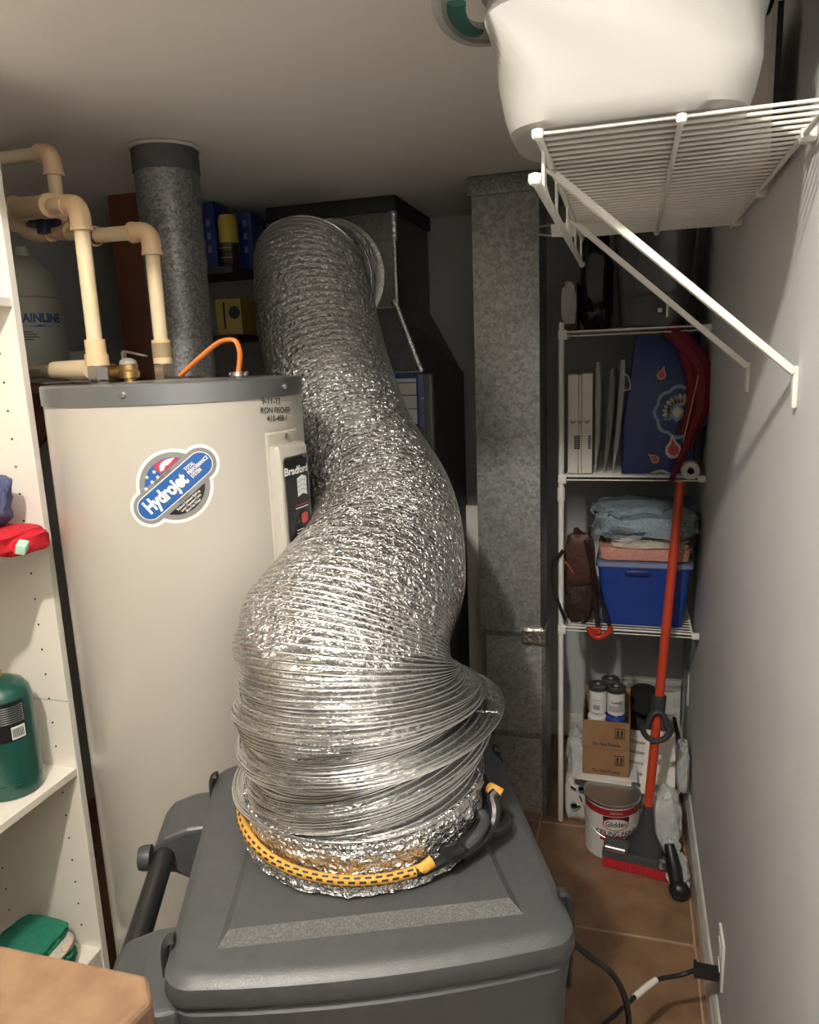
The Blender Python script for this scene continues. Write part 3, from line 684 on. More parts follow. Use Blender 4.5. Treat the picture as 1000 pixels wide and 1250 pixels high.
def crinkle(m, sc, strength, dist):          # sharp little facets like creased foil
    n = m.node_tree; tc = n.nodes.new('ShaderNodeTexCoord')
    nz = n.nodes.new('ShaderNodeTexNoise'); nz.inputs['Scale'].default_value = sc * .8; nz.inputs['Detail'].default_value = 3
    ad = n.nodes.new('ShaderNodeVectorMath'); ad.operation = 'MULTIPLY_ADD'; ad.inputs[1].default_value = (.02, .02, .02)
    v = n.nodes.new('ShaderNodeTexVoronoi'); v.inputs['Scale'].default_value = sc
    v2 = n.nodes.new('ShaderNodeTexVoronoi'); v2.inputs['Scale'].default_value = sc * 2.3
    mx = n.nodes.new('ShaderNodeMath'); mx.operation = 'MULTIPLY_ADD'; mx.inputs[1].default_value = .45
    b = n.nodes.new('ShaderNodeBump'); b.inputs['Strength'].default_value = strength; b.inputs['Distance'].default_value = dist
    L = n.links.new
    L(tc.outputs['Object'], nz.inputs['Vector']); L(nz.outputs['Color'], ad.inputs[0]); L(tc.outputs['Object'], ad.inputs[2])
    L(ad.outputs[0], v.inputs['Vector']); L(ad.outputs[0], v2.inputs['Vector'])
    L(v2.outputs['Distance'], mx.inputs[0]); L(v.outputs['Distance'], mx.inputs[2]); L(mx.outputs[0], b.inputs['Height'])
    L(b.outputs[0], n.nodes['Principled BSDF'].inputs['Normal'])
crinkle(M_skin, 95, .9, .006)
M_skin2 = mat('pressed_foil', (.60, .605, .60), .2, 1.0); crinkle(M_skin2, 95, .22, .006)
sk = obj('foil_skin', b, M_skin, fd); sk.data.materials.append(M_skin2)
for i_, p_ in enumerate(sk.data.polygons):
    if 88 + 5 * noise.noise(V((p_.center.x * 14, p_.center.y * 14, 0))) < (i_ // (SEGS - 1)) / PS < 138 and i_ < NT * (SEGS - 1): p_.material_index = 1
hp = []; NW = 64
for j in range(int((TT - 9) * NW)):
    T = j / NW; th = 2 * PI * (T % 1.0); p, a, bb_, n_, r_ = frame(T); d = a * math.cos(th) + bb_ * math.sin(th)
    hp.append(p + d * (r_ + .0005 + stack_shape(T, th)))
obj('coil_wire', MB().tube(hp, .0010, 5), mat('coil_wire_foil', (.84, .84, .83), .24, 1.0), fd)

# bungee cord round the foot of the duct
DC = V((-.360, .926, 0)); zb = .907
def bung(a, rad=.176, z=zb): return DC + V((math.cos(a) * rad, math.sin(a) * rad, z + .012 * math.cos(a - 2.3)))
bc = thing('bungee_cord', 'yellow and black bungee cord hooked around the foot of the silver duct', 'cord', DC + V((0, -.188, MH + .012)))
a0, a1 = math.radians(165), math.radians(310)
obj('cord', MB().tube([bung(a0 + (a1 - a0) * k / 60) for k in range(61)], .0068, 12), M_yellow, bc)
fle = None
for k in range(34):
    a = a0 + (a1 - a0) * (k + .5) / 34; 
    for s_, ang in ((0, -.5), (1, .35), (2, 1.1)):
        aa = a + (.5 * (s_ % 2)) * (a1 - a0) / 34; c_ = bung(aa); er = V((math.cos(aa), math.sin(aa), 0)); et = V((-er.y, er.x, 0))
        nn = (er * math.cos(ang) + V((0, 0, 1)) * math.sin(ang)); uu = et.cross(nn)
        if fle is None: fle = MB()
        c2 = c_ + nn * .0069; fle.add([c2 - et * .0042 - uu * .0014, c2 + et * .0042 - uu * .0014, c2 + et * .0042 + uu * .0014, c2 - et * .0042 + uu * .0014], [(0, 1, 2, 3)])
obj('cord_flecks', fle, M_ink, bc, False)['kind'] = 'stuff'
e1 = at(541, 1040, y=.86); h1 = at(560, 1030, y=.88)
def pz(px, py, z): return at(px, py, z=z)
e1 = bung(a1)
obj('cord_end', MB().tube([e1, e1 + V((.010, .005, .003)), e1 + V((.020, .014, .008))], [.0070, .0072, .008], 12), M_yellow, bc)
obj('hook', MB().tube(spline([pz(545, 1044, .905), pz(556, 1040, .90), pz(572, 1030, .90), pz(588, 1015, .895), pz(604, 1015, .89), pz(616, 1006, .888), pz(617, 996, .888), pz(607, 990, .89)], 6), [.011] * 9 + [.008] * 34, 10), M_black, bc)
obj('hook', MB().tube(spline([pz(563, 1046, .885), pz(585, 1030, .89), pz(600, 1010, .895), pz(604, 990, .91), pz(601, 975, .92), pz(606, 968, .925)], 6), .0085, 10), M_black, bc)
obj('hook_clip', MB().tube(spline([pz(568, 1035, .90), pz(582, 1022, .905), pz(592, 1003, .91), pz(588, 992, .915)], 6), .007, 10), M_mop, bc)
obj('cord_end', MB().tube([pz(598, 962, .925), pz(605, 966, .925), pz(612, 970, .922)], .0085, 12), M_yellow, bc, label='frayed yellow cord end sticking out behind the hooks')
rest = [bung(a1 + (2 * PI - (a1 - a0)) * k / 40, .178) for k in range(41)]
obj('cord', MB().tube(rest, .0075, 10), M_black, bc)

# ------------------------------------------------------------------ wire shelf on the right wall
SZ = 1.775; SX0 = -.11; SY0, SY1 = .972, 1.812
ws = thing('wire_shelf', 'white coated wire shelf held by slanted braces high on the right wall', 'shelf', (XR, 1.39, SZ))
w0 = obj('wire', MB().tube([(SX0, SY0, SZ + .004), (XR - .006, SY0, SZ + .004)], .0022, 8), M_wire, ws)
NWR = 33
copies(w0, [(0, (SY1 - SY0) * k / NWR, 0) for k in range(1, NWR + 1)])
obj('front_rod', MB().tube([(SX0, SY0 - .01, SZ), (SX0, SY1 + .01, SZ)], .0045, 10), M_wire, ws)
obj('front_rod', MB().tube([(SX0 + .0, SY0 - .035, SZ - .055), (SX0 + .0, SY1 + .01, SZ - .055)], .0055, 10), M_wire, ws)
obj('middle_rod', MB().tube([(.05, SY0 - .006, SZ - .0005), (.05, SY1 + .008, SZ - .0005)], .0035, 10), M_wire, ws)
obj('wall_rod', MB().tube([(XR - .014, SY0 - .006, SZ - .0005), (XR - .014, SY1 + .008, SZ - .0005)], .0035, 10), M_wire, ws)
for p, r_ in (((SX0, SY0 - .012, SZ), .0075), ((SX0, SY0 - .038, SZ - .055), .0085), ((.05, SY0 - .008, SZ - .0005), .0065), ((.05, SY1 + .01, SZ - .0005), .006), ((SX0, SY1 + .012, SZ - .055), .007)):
    obj('end_cap', MB().lathe([(0, -r_), (r_ * .8, -r_ * .6), (r_, 0), (r_ * .9, r_ * .7), (0, r_)], p, 14), M_swhite, ws)
for k in (2, 9, 17, 25, 32):
    yy = SY0 + (SY1 - SY0) * k / NWR
    obj('lip_wire', MB().bx((SX0 - .002, yy - .006, SZ - .055), (SX0 + .002, yy + .006, SZ), .001), M_wire, ws)
for yb_ in (1.12, 1.544):
    a = V((SX0 + .006, yb_, SZ - .012)); f_ = V((XR - .006, yb_, 1.486))
    br = MB(); d_ = (f_ - a).normalized(); nrm = V((d_.z, 0, -d_.x))
    br.slab([a + V((0, -.008, 0)) + nrm * .004, a + V((0, .008, 0)) + nrm * .004, f_ + V((0, .008, 0)) + nrm * .004, f_ + V((0, -.008, 0)) + nrm * .004], nrm * -.009)
    br.tube([a, f_], .0055, 10)
    bo = obj('brace', br, M_wire, ws)
    obj('brace_foot', MB().bx((XR - .007, yb_ - .007, 1.438), (XR, yb_ + .007, 1.494), .003), M_wire, ws)
    obj('brace_hook', MB().tube(spline([a + V((0, 0, .0)), a + V((-.014, 0, .008)), a + V((-.016, 0, -.01)), a + V((-.008, 0, -.038))], 5), .004, 8), M_wire, ws)
for yy in (1.10, 1.45, 1.75): obj('wall_clip', MB().bx((XR - .019, yy - .009, SZ - .010), (XR, yy + .009, SZ + .009), .004), M_wire, ws)
# clip-like hanger end sticking out at the far side of the shelf
hx = at(650, 283, y=1.86)
ha = thing('clothes_hanger', 'pale wire clothes hanger hooked under the far end of the wire shelf', 'hanger', hx)
obj('loop', MB().tube(spline([at(690, 275, y=1.80), at(664, 276, y=1.83), at(648, 282, y=1.85), at(664, 287, y=1.83), at(690, 288, y=1.80)], 6), .0022, 8), M_steel, ha)
obj('grip', MB().slab([at(672, 274, y=1.815), at(703, 270, y=1.775), at(704, 289, y=1.775), at(674, 289, y=1.815)], (0, .006, 0)), M_wire, ha)

# ------------------------------------------------------------------ white tub with handles on the shelf
TB = SZ + .008
tub = thing('plastic_tub', 'white plastic tub with cut-out handles standing on the wire shelf', 'tub', (-.01, 1.05, TB))
def tub_ring(k, z, ins=0.0):                 # k: 0 bottom .. 1 rim
    g = .045 * k; return rr(-.152 - g + ins, .955 - g * .85 + ins, .128 + g - ins * 1.0, 1.15 + g * .85 - ins, .055 + .012 * k, z, 0, 8, 6)
zs = [(0, 0), (.015, .010), (.08, .03), (.5, .12), (1, .225)]
outr = [tub_ring(-.25, TB)] + [tub_ring(k, TB + z) for k, z in ((-.06, .006), (.06, .022), (.2, .055), (.55, .13), (1, .225))]
inr = [tub_ring(k, TB + z, .006) for k, z in ((1, .225), (.55, .13), (.2, .055), (0, .014))]
tb = loft(outr + inr)
obj('shell', tb, M_tub, tub)
obj('rim', loft([tub_ring(1, TB + .212), tub_ring(1.15, TB + .212), tub_ring(1.2, TB + .222), tub_ring(1.1, TB + .228), tub_ring(1, TB + .226)], False, False), M_tub, tub)
for sd in (-1, 1):
    xc = -.152 - .034 if sd < 0 else .128 + .034
    lug = MB(); L_ = []
    for k in range(25):
        a = PI * k / 24; L_.append(V((xc + sd * (-.010 + .052 * math.sin(a)), .985 - .105 * math.cos(a), TB + .150 - .010 * math.sin(a))))
    L2 = [V((xc + sd * (-.010 + .026 * math.sin(PI * k / 24)), .985 - .060 * math.cos(PI * k / 24), TB + .150 - .010 * math.sin(PI * k / 24))) for k in range(25)]
    n_ = 25
    lug.v += L_ + L2 + [p + V((0, 0, .007)) for p in L_] + [p + V((0, 0, .007)) for p in L2]
    for k in range(n_ - 1):
        lug.f += [(k, k + 1, n_ + k + 1, n_ + k), (2 * n_ + k, 3 * n_ + k, 3 * n_ + k + 1, 2 * n_ + k + 1), (k, 2 * n_ + k, 2 * n_ + k + 1, k + 1), (n_ + k, n_ + k + 1, 3 * n_ + k + 1, 3 * n_ + k)]
    lug.tube(L_, .006, 8)
    hd = obj('handle', lug, M_tub, tub)
    gr = [V((xc + sd * (-.010 + .030 * math.sin(PI * k / 24)), .985 - .068 * math.cos(PI * k / 24), TB + .147 - .010 * math.sin(PI * k / 24))) for k in range(7, 20)]
    obj('handle_grip', MB().tube(gr, .011, 8, flat=.4), M_teal, hd, label='teal grip pad')
# narrow folded board behind the tub
bp0 = at(944, 100, y=1.26)
fb = thing('folded_board', 'thin white and black folded board upright on the wire shelf behind the tub', 'board', (bp0.x, 1.30, TB))
obj('white_leaf', MB().bx((bp0.x - .008, 1.24, TB), (bp0.x - .002, 1.42, TB + .2)), M_boxw, fb, False); obj('black_leaf', MB().bx((bp0.x - .0015, 1.24, TB), (bp0.x + .006, 1.42, TB + .2)), M_black, fb, False)

# ------------------------------------------------------------------ wire rack in the alcove
RY0, RY1, RX0, RX1 = 2.285, 2.872, -.195, .195
SHZ = (1.585, 1.160, .680)
rk = thing('shelf_rack', 'narrow wire shelf rack with white posts in the alcove by the right wall', 'rack', (0, 2.49, 0))
for (x, y) in ((RX0, RY0),):
    po = obj('post', MB().tube([(x, y, 0), (x, y, SHZ[0] + .028)], .0085, 14), M_wire, rk)
    obj('post_sleeve', MB().tube([(x, y, 1.085), (x, y, 1.125)], .0115, 14), M_wire, po)
RXF = RX0 + .012
for sz in SHZ:
    o = obj('front_rail', MB().tube([(RXF, RY0, sz), (RX1, RY0, sz)], .003, 10).tube([(RXF, RY0 + .003, sz - .012), (RX1, RY0 + .003, sz - .012)], .002, 8), M_wire, rk)
    obj('back_rail', MB().tube([(RXF, RY1, sz), (RX1, RY1, sz)], .004, 10), M_wire, rk)
    obj('side_rail', MB().tube([(RXF, RY0, sz - .003), (RXF, RY1, sz - .003)], .004, 10), M_wire, rk); obj('side_rail', MB().tube([(RX1, RY0, sz - .003), (RX1, RY1, sz - .003)], .004, 10), M_wire, rk)
    w0 = obj('wire', MB().tube([(RXF, RY0 + .02, sz + .001), (RX1, RY0 + .02, sz + .001)], .002, 6), M_wire, rk)
    copies(w0, [(0, .024 * k, 0) for k in range(1, 23)])
    obj('post_clip', MB().bx((RX0 - .009, RY0 - .01, sz - .022), (RX0 + .016, RY0 + .012, sz + .006), .003), M_wire, rk)
    obj('wall_clip', MB().bx((RX1 - .002, RY0 - .004, sz - .016), (XR, RY0 + .010, sz + .004), .004), M_whitep, rk)
ST3 = [s_ + .004 for s_ in SHZ]
# top shelf: clear bin, black bag, brown carton
zt_ = ST3[0]
sb = thing('storage_bin', 'smoky clear plastic bin with a latch on the top shelf of the rack', 'bin', (.06, 2.47, zt_))
obj('shell', loft([rr(-.03, 2.33, .15, 2.60, .03, zt_), rr(-.055, 2.31, .175, 2.63, .03, zt_ + .30), rr(-.052, 2.314, .172, 2.626, .03, zt_ + .30), rr(-.026, 2.334, .146, 2.596, .03, zt_ + .006)]), M_smoke, sb)
obj('rib', MB().tube([(-.01, 2.322, zt_ + .09), (.08, 2.322, zt_ + .09), (.155, 2.325, zt_ + .09)], .004, 8), M_smoke, sb)
obj('latch', MB().box((.098, 2.312, zt_ + .05), (.007, .006, .05), None, .002).box((.078, 2.312, zt_ + .045), (.012, .006, .012), None, .003), M_steel, sb, label='bright latch')
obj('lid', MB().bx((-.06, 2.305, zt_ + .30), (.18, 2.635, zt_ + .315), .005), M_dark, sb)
obj('sheet', MB().slab([(.005, 2.36, zt_ + .01), (.05, 2.36, zt_ + .01), (.07, 2.36, zt_ + .27), (.02, 2.36, zt_ + .27)], (0, .004, 0)), M_clear, sb, False)
solo('black_bag', MB().lump((-.105, 2.47, zt_ + .14), (.09, .26, .28), 11, .2, .5), M_black, 'black soft bag beside the clear bin on the top rack shelf', 'bag', (-.105, 2.47, zt_))
bxo = thing('carton', 'small brown carton wrapped in film at the left end of the top rack shelf', 'carton', (-.175, 2.42, zt_))
obj('box', MB().bx((-.200, 2.34, zt_), (-.155, 2.50, zt_ + .14), .003), mat('dark_carton', (.10, .055, .035), .8), bxo)
obj('film', MB().lump((-.1775, 2.335, zt_ + .075), (.04, .012, .11), 5, .4, .6, 20, 12), M_clear, bxo)
# middle shelf
zm = ST3[1]
def wbox(x0, x1, label, h):
    t = thing('white_carton', label, 'carton', ((x0 + x1) / 2, 2.42, zm), 0, 'white cartons on the middle rack shelf')
    obj('box', MB().bx((x0, 2.315, zm), (x1, 2.53, zm + h), .002), M_boxw, t, False)
    obj('flap', MB().bx((x0 + .001, 2.312, zm + h - .002), (x1 - .001, 2.53, zm + h + .002)), mat('grey_carton_edge', (.35, .33, .30), .7), t, False)
    xc = (x0 + x1) / 2
    obj('tuck_tab', MB().prism(circ((0, 0), .009, PI, 2 * PI, 10), (xc, 2.3145, zm + .16), (1, 0, 0), (0, 0, 1), (0, -.0015, 0)), mat('grey_carton_edge', (.35, .33, .30), .7), t, False)
    for k in range(7): obj('barcode', MB().bx((x1 - .012, 2.3135, zm + .075 + k * .006), (x1 - .004, 2.315, zm + .078 + k * .006 + .001)), M_ink, t, False)
wbox(-.178, -.147, 'white carton on the middle rack shelf next to the post', .298)
wbox(-.146, -.138, 'thin white carton squeezed between two thicker cartons on the rack', .296)
wbox(-.137, -.106, 'white carton on the middle rack shelf next to the clear folders', .300)
def folder(x, dx, h, label, m, rot_=0):
    b = MB(); n_ = 12
    P = [(2.32 + .2 * (k / n_), x + dx * math.sin(k / n_ * PI) + .004 * noise.noise(V((k * .7, x * 50, 1)))) for k in range(n_ + 1)]
    for side in (0, 1):
        for y, xx in P:
            for j in range(9):
                z = zm + h * j / 8; b.v.append(V((xx + side * .016 * math.sin(PI * j / 8 * .8) + rot_ * j / 8 * h + .003 * noise.noise(V((j * .8, y * 20, side * 5))), y, z)))
    for s_ in (0, 1):
        o = s_ * 9 * (n_ + 1)
        for i in range(n_):
            for j in range(8): b.f.append((o + i * 9 + j, o + (i + 1) * 9 + j, o + (i + 1) * 9 + j + 1, o + i * 9 + j + 1))
    o = 9 * (n_ + 1)
    for j in range(8): b.f.append((j, j + 1, o + j + 1, o + j))
    return solo('clear_folder', b, m, label, 'folder', (x, 2.42, zm))
folder(-.098, .004, .33, 'crinkled clear folder nearest the white cartons', M_clear)
folder(-.070, .006, .31, 'grey-tinted clear folder in the middle of the shelf', mat('grey_film', (.35, .36, .34), .2, alpha=.5, bump=.6, bs=40), .05)
folder(-.046, -.004, .335, 'clear folder leaning on the blue paisley bag', M_clear, .06)
# blue paisley bag
pbag = thing('paisley_bag', 'navy blue gift bag with paisley flower print on the middle rack shelf', 'bag', (.085, 2.42, zm))
bagm = loft([rr(-.02, 2.315, .185, 2.50, .008, zm), rr(-.022, 2.31, .188, 2.51, .012, zm + .15), rr(.0, 2.318, .190, 2.49, .01, zm + .30), rr(.012, 2.34, .190, 2.47, .01, zm + .40)])
obj('body', bagm, M_navy, pbag)
yf = 2.3065
def motif(name, poly, m, k=0): return obj(name, MB().prism(poly, (0, yf - .0012 * k, 0), (1, 0, 0), (0, 0, 1), (0, .006, 0)), m, pbag, False)
def px2(px, py): p = at(px, py, y=yf); return (p.x, p.z)
fc = px2(832, 503)
def scallop(c, r, n=9, a=.1): return [(c[0] + r * (1 + a * abs(math.sin(n * t / 2))) * math.cos(t), c[1] + r * (1 + a * abs(math.sin(n * t / 2))) * math.sin(t)) for t in [2 * PI * k / 72 for k in range(72)]]
motif('flower_edge', scallop(fc, .072), M_skyb, 0); motif('flower_ground', scallop(fc, .063), M_navy, 1)
def petal(c, a, l, w_): return [(c[0] + l * t * math.cos(a) - w_ * math.sin(PI * t) * s * math.sin(a), c[1] + l * t * math.sin(a) + w_ * math.sin(PI * t) * s * math.cos(a)) for t, s in [(k / 8, 1) for k in range(9)] + [(k / 8, -1) for k in range(7, 0, -1)]]
for k in range(9):
    a = PI * .45 + k * .27; motif('petal', petal((fc[0] + .018 * math.cos(a), fc[1] + .018 * math.sin(a)), a, .036, .008), (M_gold, M_cream, M_skyb)[k % 3], 2)
motif('flower_heart', petal((fc[0] - .012, fc[1] - .03), PI / 2, .055, .02), M_skyb, 3); motif('flower_heart', petal((fc[0] - .012, fc[1] - .018), PI / 2, .035, .012), M_cream, 4)
def drop(c, s, a, m1, m2):
    base = [(0, 1.5), (-.25, .8), (-.7, .2), (-.75, -.4), (-.4, -.85), (.1, -.95), (.55, -.7), (.75, -.2), (.65, .3), (.3, .7)]
    P = rotp([(x * s, y * s) for x, y in base], a, c); motif('paisley_edge', P, m1, 1); motif('paisley', rotp([(x * s * .68, y * s * .68) for x, y in base], a, c), m2, 2)
drop(px2(808, 457), .017, -.25, M_gold, M_sred); drop(px2(799, 560), .016, .9, M_gold, M_sred); drop(px2(822, 548), .03, .1, M_cream, M_sred)
motif('scallop_border', [(x, max(z, zm + .003)) for x, z in circ(px2(806, 592), .045, 0, PI, 20)], M_cream, 1); motif('scallop_fill', [(x, max(z, zm + .003)) for x, z in circ(px2(806, 592), .038, 0, PI, 20)], M_navy, 2)
for a_, b_ in (((766, 455), (760, 480)),): 
    obj('cord_handle', MB().tube(spline([at(762, 455, y=2.30), at(768, 462, y=2.298), at(769, 474, y=2.298), at(761, 477, y=2.30)], 6), .0018, 8), M_cream, pbag)
# maroon cloth hanging in front of the bag
MY = 2.275
mo_ = thing('maroon_scarf', 'maroon strap folded over and hanging in front of the paisley bag', 'scarf', at(845, 520, y=MY))
def cloth_strip(pts, wd, y0=MY, th=.003):
    b = MB(); P = spline(pts, 8); n = len(P); W = wd if isinstance(wd, list) else [wd] * n
    for i, p in enumerate(P):
        t = (P[min(i + 1, n - 1)] - P[max(i - 1, 0)]).normalized(); s_ = t.cross(V((0, 1, 0))).normalized(); w_ = W[0] + (W[-1] - W[0]) * i / (n - 1) if len(W) != n else W[i]
        for k in range(5):
            u = (k / 4 - .5); b.v.append(p + s_ * u * w_ + V((0, -.006 * math.cos(u * PI * 2) + .004 * noise.noise(p * 30 + V((k, 0, 0))), 0)))
    for i in range(n - 1):
        for k in range(4): b.f.append((i * 5 + k, i * 5 + k + 1, i * 5 + 6 + k, i * 5 + 5 + k))
    return b
for pts, wd in (([at(816, 400, y=MY + .02), at(838, 420, y=MY), at(857, 446, y=MY), at(861, 480, y=MY - .01)], [.05, .045]),
                ([at(859, 455, y=MY), at(858, 495, y=MY - .012), at(843, 535, y=MY - .02), at(819, 588, y=MY - .02)], [.060, .012]),
                ([at(838, 425, y=MY + .015), at(846, 455, y=MY + .01), at(848, 490, y=MY + .005), at(836, 530, y=MY)], [.05, .04])):
    o = obj('strap', cloth_strip(pts, wd), M_maroon, mo_); md = o.modifiers.new('s', 'SOLIDIFY'); md.thickness = .003
obj('trim_cord', MB().tube(spline([at(853, 458, y=MY - .012), at(848, 480, y=MY - .014), at(841, 510, y=MY - .014), at(834, 540, y=MY - .02)], 6), .0018, 6), M_gold, mo_)
# paper roll
pr0 = at(847, 575, y=2.27)
rl = thing('paper_roll', 'white paper roll end poking out beside the middle rack shelf', 'roll', (pr0.x - .005, 2.36, pr0.z - .025))
b = MB(); prof = [(.010, 0), (.024, 0), (.026, .004), (.026, .16), (.010, .16), (.010, 0)]
obj('paper', MB().lathe(prof, (pr0.x - .008, 2.27, pr0.z), 28, rot(-PI / 2)), M_paper, rl)
# lower shelf: bin, towels, leather bag
zl = ST3[2]
bb1 = thing('storage_bin', 'blue plastic storage bin with a pale rim on the lower rack shelf', 'bin', (.03, 2.45, zl))
sx = [at(736, 764, y=2.32).x, at(833, 764, y=2.32).x]; tx = [at(728, 690, y=2.31).x, at(848, 690, y=2.31).x]; bh = at(780, 690, y=2.31).z - zl
obj('shell', loft([rr(sx[0], 2.325, sx[1], 2.60, .015, zl), rr(tx[0] + .004, 2.312, tx[1] - .006, 2.62, .018, zl + bh), rr(tx[0] + .008, 2.316, tx[1] - .01, 2.616, .018, zl + bh), rr(sx[0] + .004, 2.329, sx[1] - .004, 2.596, .015, zl + .005)]), M_bluebin, bb1)
obj('rim', loft([rr(tx[0] + .002, 2.311, tx[1] - .004, 2.622, .018, zl + bh - .012), rr(tx[0] - .002, 2.305, tx[1], 2.626, .02, zl + bh - .006), rr(tx[0] - .001, 2.306, tx[1] - .001, 2.625, .02, zl + bh + .006), rr(tx[0] + .01, 2.316, tx[1] - .012, 2.615, .018, zl + bh + .007)]), M_lidrim, bb1)
obj('handle_recess', MB().lump(((tx[0] + tx[1]) / 2 - .02, 2.314, zl + bh - .028), (.075, .012, .022), 3, .02, .6, 24, 12), mat('deep_blue', (.006, .02, .12), .4), bb1)
zt2 = zl + bh + .007
def towel(label, m, c, d, sd, e=.3, amp=.10):
    return solo('folded_towel', MB().lump((c[0], c[1], c[2] + d[2] / 2), d, sd, amp, e, 56, 24), m, label, 'towel', c, 'folded towels on the blue bin')
xm = (tx[0] + tx[1]) / 2
towel('pink folded towel lying on the blue bin', M_towp, (xm, 2.44, zt2), (tx[1] - tx[0] - .012, .25, .046), 2, .25, .06)
towel('cream towel between the pink and the grey-blue towel', M_towc, (xm + .01, 2.44, zt2 + .038), (.235, .255, .040), 4, .35, .14)
towel('grey-blue folded towel on top of the towel pile', M_towb, (xm - .002, 2.43, zt2 + .068), (.30, .26, .100), 6, .38, .24)
lb_ = thing('leather_bag', 'brown leather bag with hanging straps at the left of the lower rack shelf', 'bag', (-.155, 2.36, zl))
obj('body', MB().lump((-.142, 2.34, zl + .142), (.088, .09, .28), 21, .20, .55, 40, 28), M_leath, lb_)
obj('flap', MB().lump((-.138, 2.30, zl + .21), (.088, .03, .16), 23, .15, .45), mat('dark_leather', (.06, .02, .015), .5, bump=.3, bs=70), lb_)
yy = 2.262
for pts, w_ in (([at(716, 660, y=yy), at(724, 700, y=yy), at(728, 745, y=yy), at(730, 765, y=yy)], .016), ([at(722, 668, y=yy), at(728, 710, y=yy), at(738, 745, y=yy), at(744, 765, y=yy)], .011)):
    o = obj('strap', cloth_strip(pts, [w_, w_]), M_leath, lb_); md = o.modifiers.new('s', 'SOLIDIFY'); md.thickness = .003
o = obj('strap', cloth_strip([at(688, 672, y=2.262), at(676, 690, y=2.262), at(677, 722, y=2.262), at(690, 758, y=2.262)], [.012, .010]), M_leath, lb_); md = o.modifiers.new('s', 'SOLIDIFY'); md.thickness = .003
obj('tan_trim', MB().tube(spline([at(683, 683, y=2.285), at(692, 688, y=2.28), at(700, 700, y=2.283)], 5), .003, 6), mat('tan_leather', (.30, .10, .04), .5), lb_)
rp = at(731, 770, y=2.262)
rt = thing('red_pouch', 'red plastic buckle hanging from the leather bag straps below the shelf', 'buckle', (rp.x, rp.y, rp.z - .02))
obj('shell', MB().tube(spline([at(718, 766, y=2.262), at(724, 776, y=2.262), at(733, 778, y=2.262), at(744, 770, y=2.262), at(745, 764, y=2.262)], 5), .008, 10).lump((rp.x - .008, rp.y, rp.z), (.03, .012, .022), 4, .1, .5, 20, 12), M_redp, rt)

# ------------------------------------------------------------------ things on the alcove floor
yb_ = 2.86
wp0 = at(727, 825, y=2.84); wp1 = at(832, 825, y=2.84)
wpn = thing('cabinet_door', 'pale framed panel with a round knob leaning at the alcove back wall', 'panel', ((wp0.x + wp1.x) / 2, 2.85, 0))
obj('board', MB().bx((wp0.x, 2.845, 0), (wp1.x, 2.865, wp0.z - .0)), M_trim, wpn, False)
for z in (wp0.z - .02, wp0.z - .12): obj('moulding', MB().bx((wp0.x, 2.832, z - .016), (wp1.x, 2.847, z + .016), .005), M_trim, wpn)
for x in (wp0.x + .012, wp1.x - .012): obj('stile', MB().bx((x - .012, 2.833, 0), (x + .012, 2.846, wp0.z + .004), .004), M_trim, wpn)
kp = at(763, 818, y=2.80); obj('knob', MB().lathe([(.008, 0), (.008, .015), (.016, .022), (.016, .03), (0, .036)], (kp.x, 2.834, wp0.z - .012), 16, rot(PI / 2)), M_whitep, wpn)
# paint can
pcn = V((at(747, 1000, y=2.18).x, 2.19, 0)); pr_ = .0825; ph_ = .185
pt = thing('paint_can', 'white and crimson one gallon ceiling paint can on the floor tiles', 'can', pcn)
obj('can', MB().lathe([(pr_ - .003, 0), (pr_, .003), (pr_, ph_ - .004), (pr_ + .003, ph_ - .002), (pr_ + .003, ph_ + .003), (pr_ - .004, ph_ + .004), (pr_ - .008, ph_ - .004), (pr_ - .014, ph_ - .004)], pcn, 64), mat('white_can_label', (.66, .64, .60), .35), pt)
obj('lid', MB().lathe([(0, ph_ - .006), (pr_ - .022, ph_ - .006), (pr_ - .018, ph_ + .002), (pr_ - .012, ph_ + .002), (pr_ - .011, ph_ - .006)], pcn, 48), M_tin, pt)
obj('rim', MB().lathe([(pr_ + .001, ph_ - .008), (pr_ + .0042, ph_ - .004), (pr_ + .0042, ph_ + .002), (pr_ + .001, ph_ + .004), (pr_ - .005, ph_ + .004)], pcn, 64), M_tin, pt)
tc0 = math.atan2(-pcn.y, -pcn.x) + .10
def on_can(th0_, z0_, off=.001): return lambda x, y: V((pcn.x + (pr_ + off) * math.cos(th0_ + x / pr_), pcn.y + (pr_ + off) * math.sin(th0_ + x / pr_), z0_ + y))
def band(a0_, a1_, z0_, z1_, m, name='label_band', off=.0006, n=30):
    b = MB()
    for k in range(n + 1):
        a = a0_ + (a1_ - a0_) * k / n
        for z in (z0_, z1_): b.v.append(V((pcn.x + (pr_ + off) * math.cos(a), pcn.y + (pr_ + off) * math.sin(a), z)))
    for k in range(n): b.f.append((2 * k, 2 * k + 2, 2 * k + 3, 2 * k + 1))
    return obj(name, b, m, pt)
band(tc0 - 1.9, tc0 + 1.9, ph_ - .034, ph_ - .012, M_glred)
band(tc0 - .42, tc0 + .55, ph_ - .052, ph_ - .036, M_ink); band(tc0 - .52, tc0 + .75, .068, .086, M_glred, off=.0008); band(tc0 - .38, tc0 + .5, .0, .068, M_ink)
obj('badge', convex([(x * 1.0, y * .52) for x, y in circ((0, 0), .040)], on_can(tc0 + .05, ph_ - .060, .0012), 5, 2), M_glred, pt); obj('badge_face', convex([(x * 1.0, y * .5) for x, y in circ((0, 0), .036)], on_can(tc0 + .05, ph_ - .060, .0017), 5, 2), mat('white_can_label', (.66, .64, .60), .35), pt)
lettering('lettering', 'Glidden', .023, on_can(tc0 + .05, ph_ - .060, .0024), M_ink, pt, bold=.02, sx=.85)
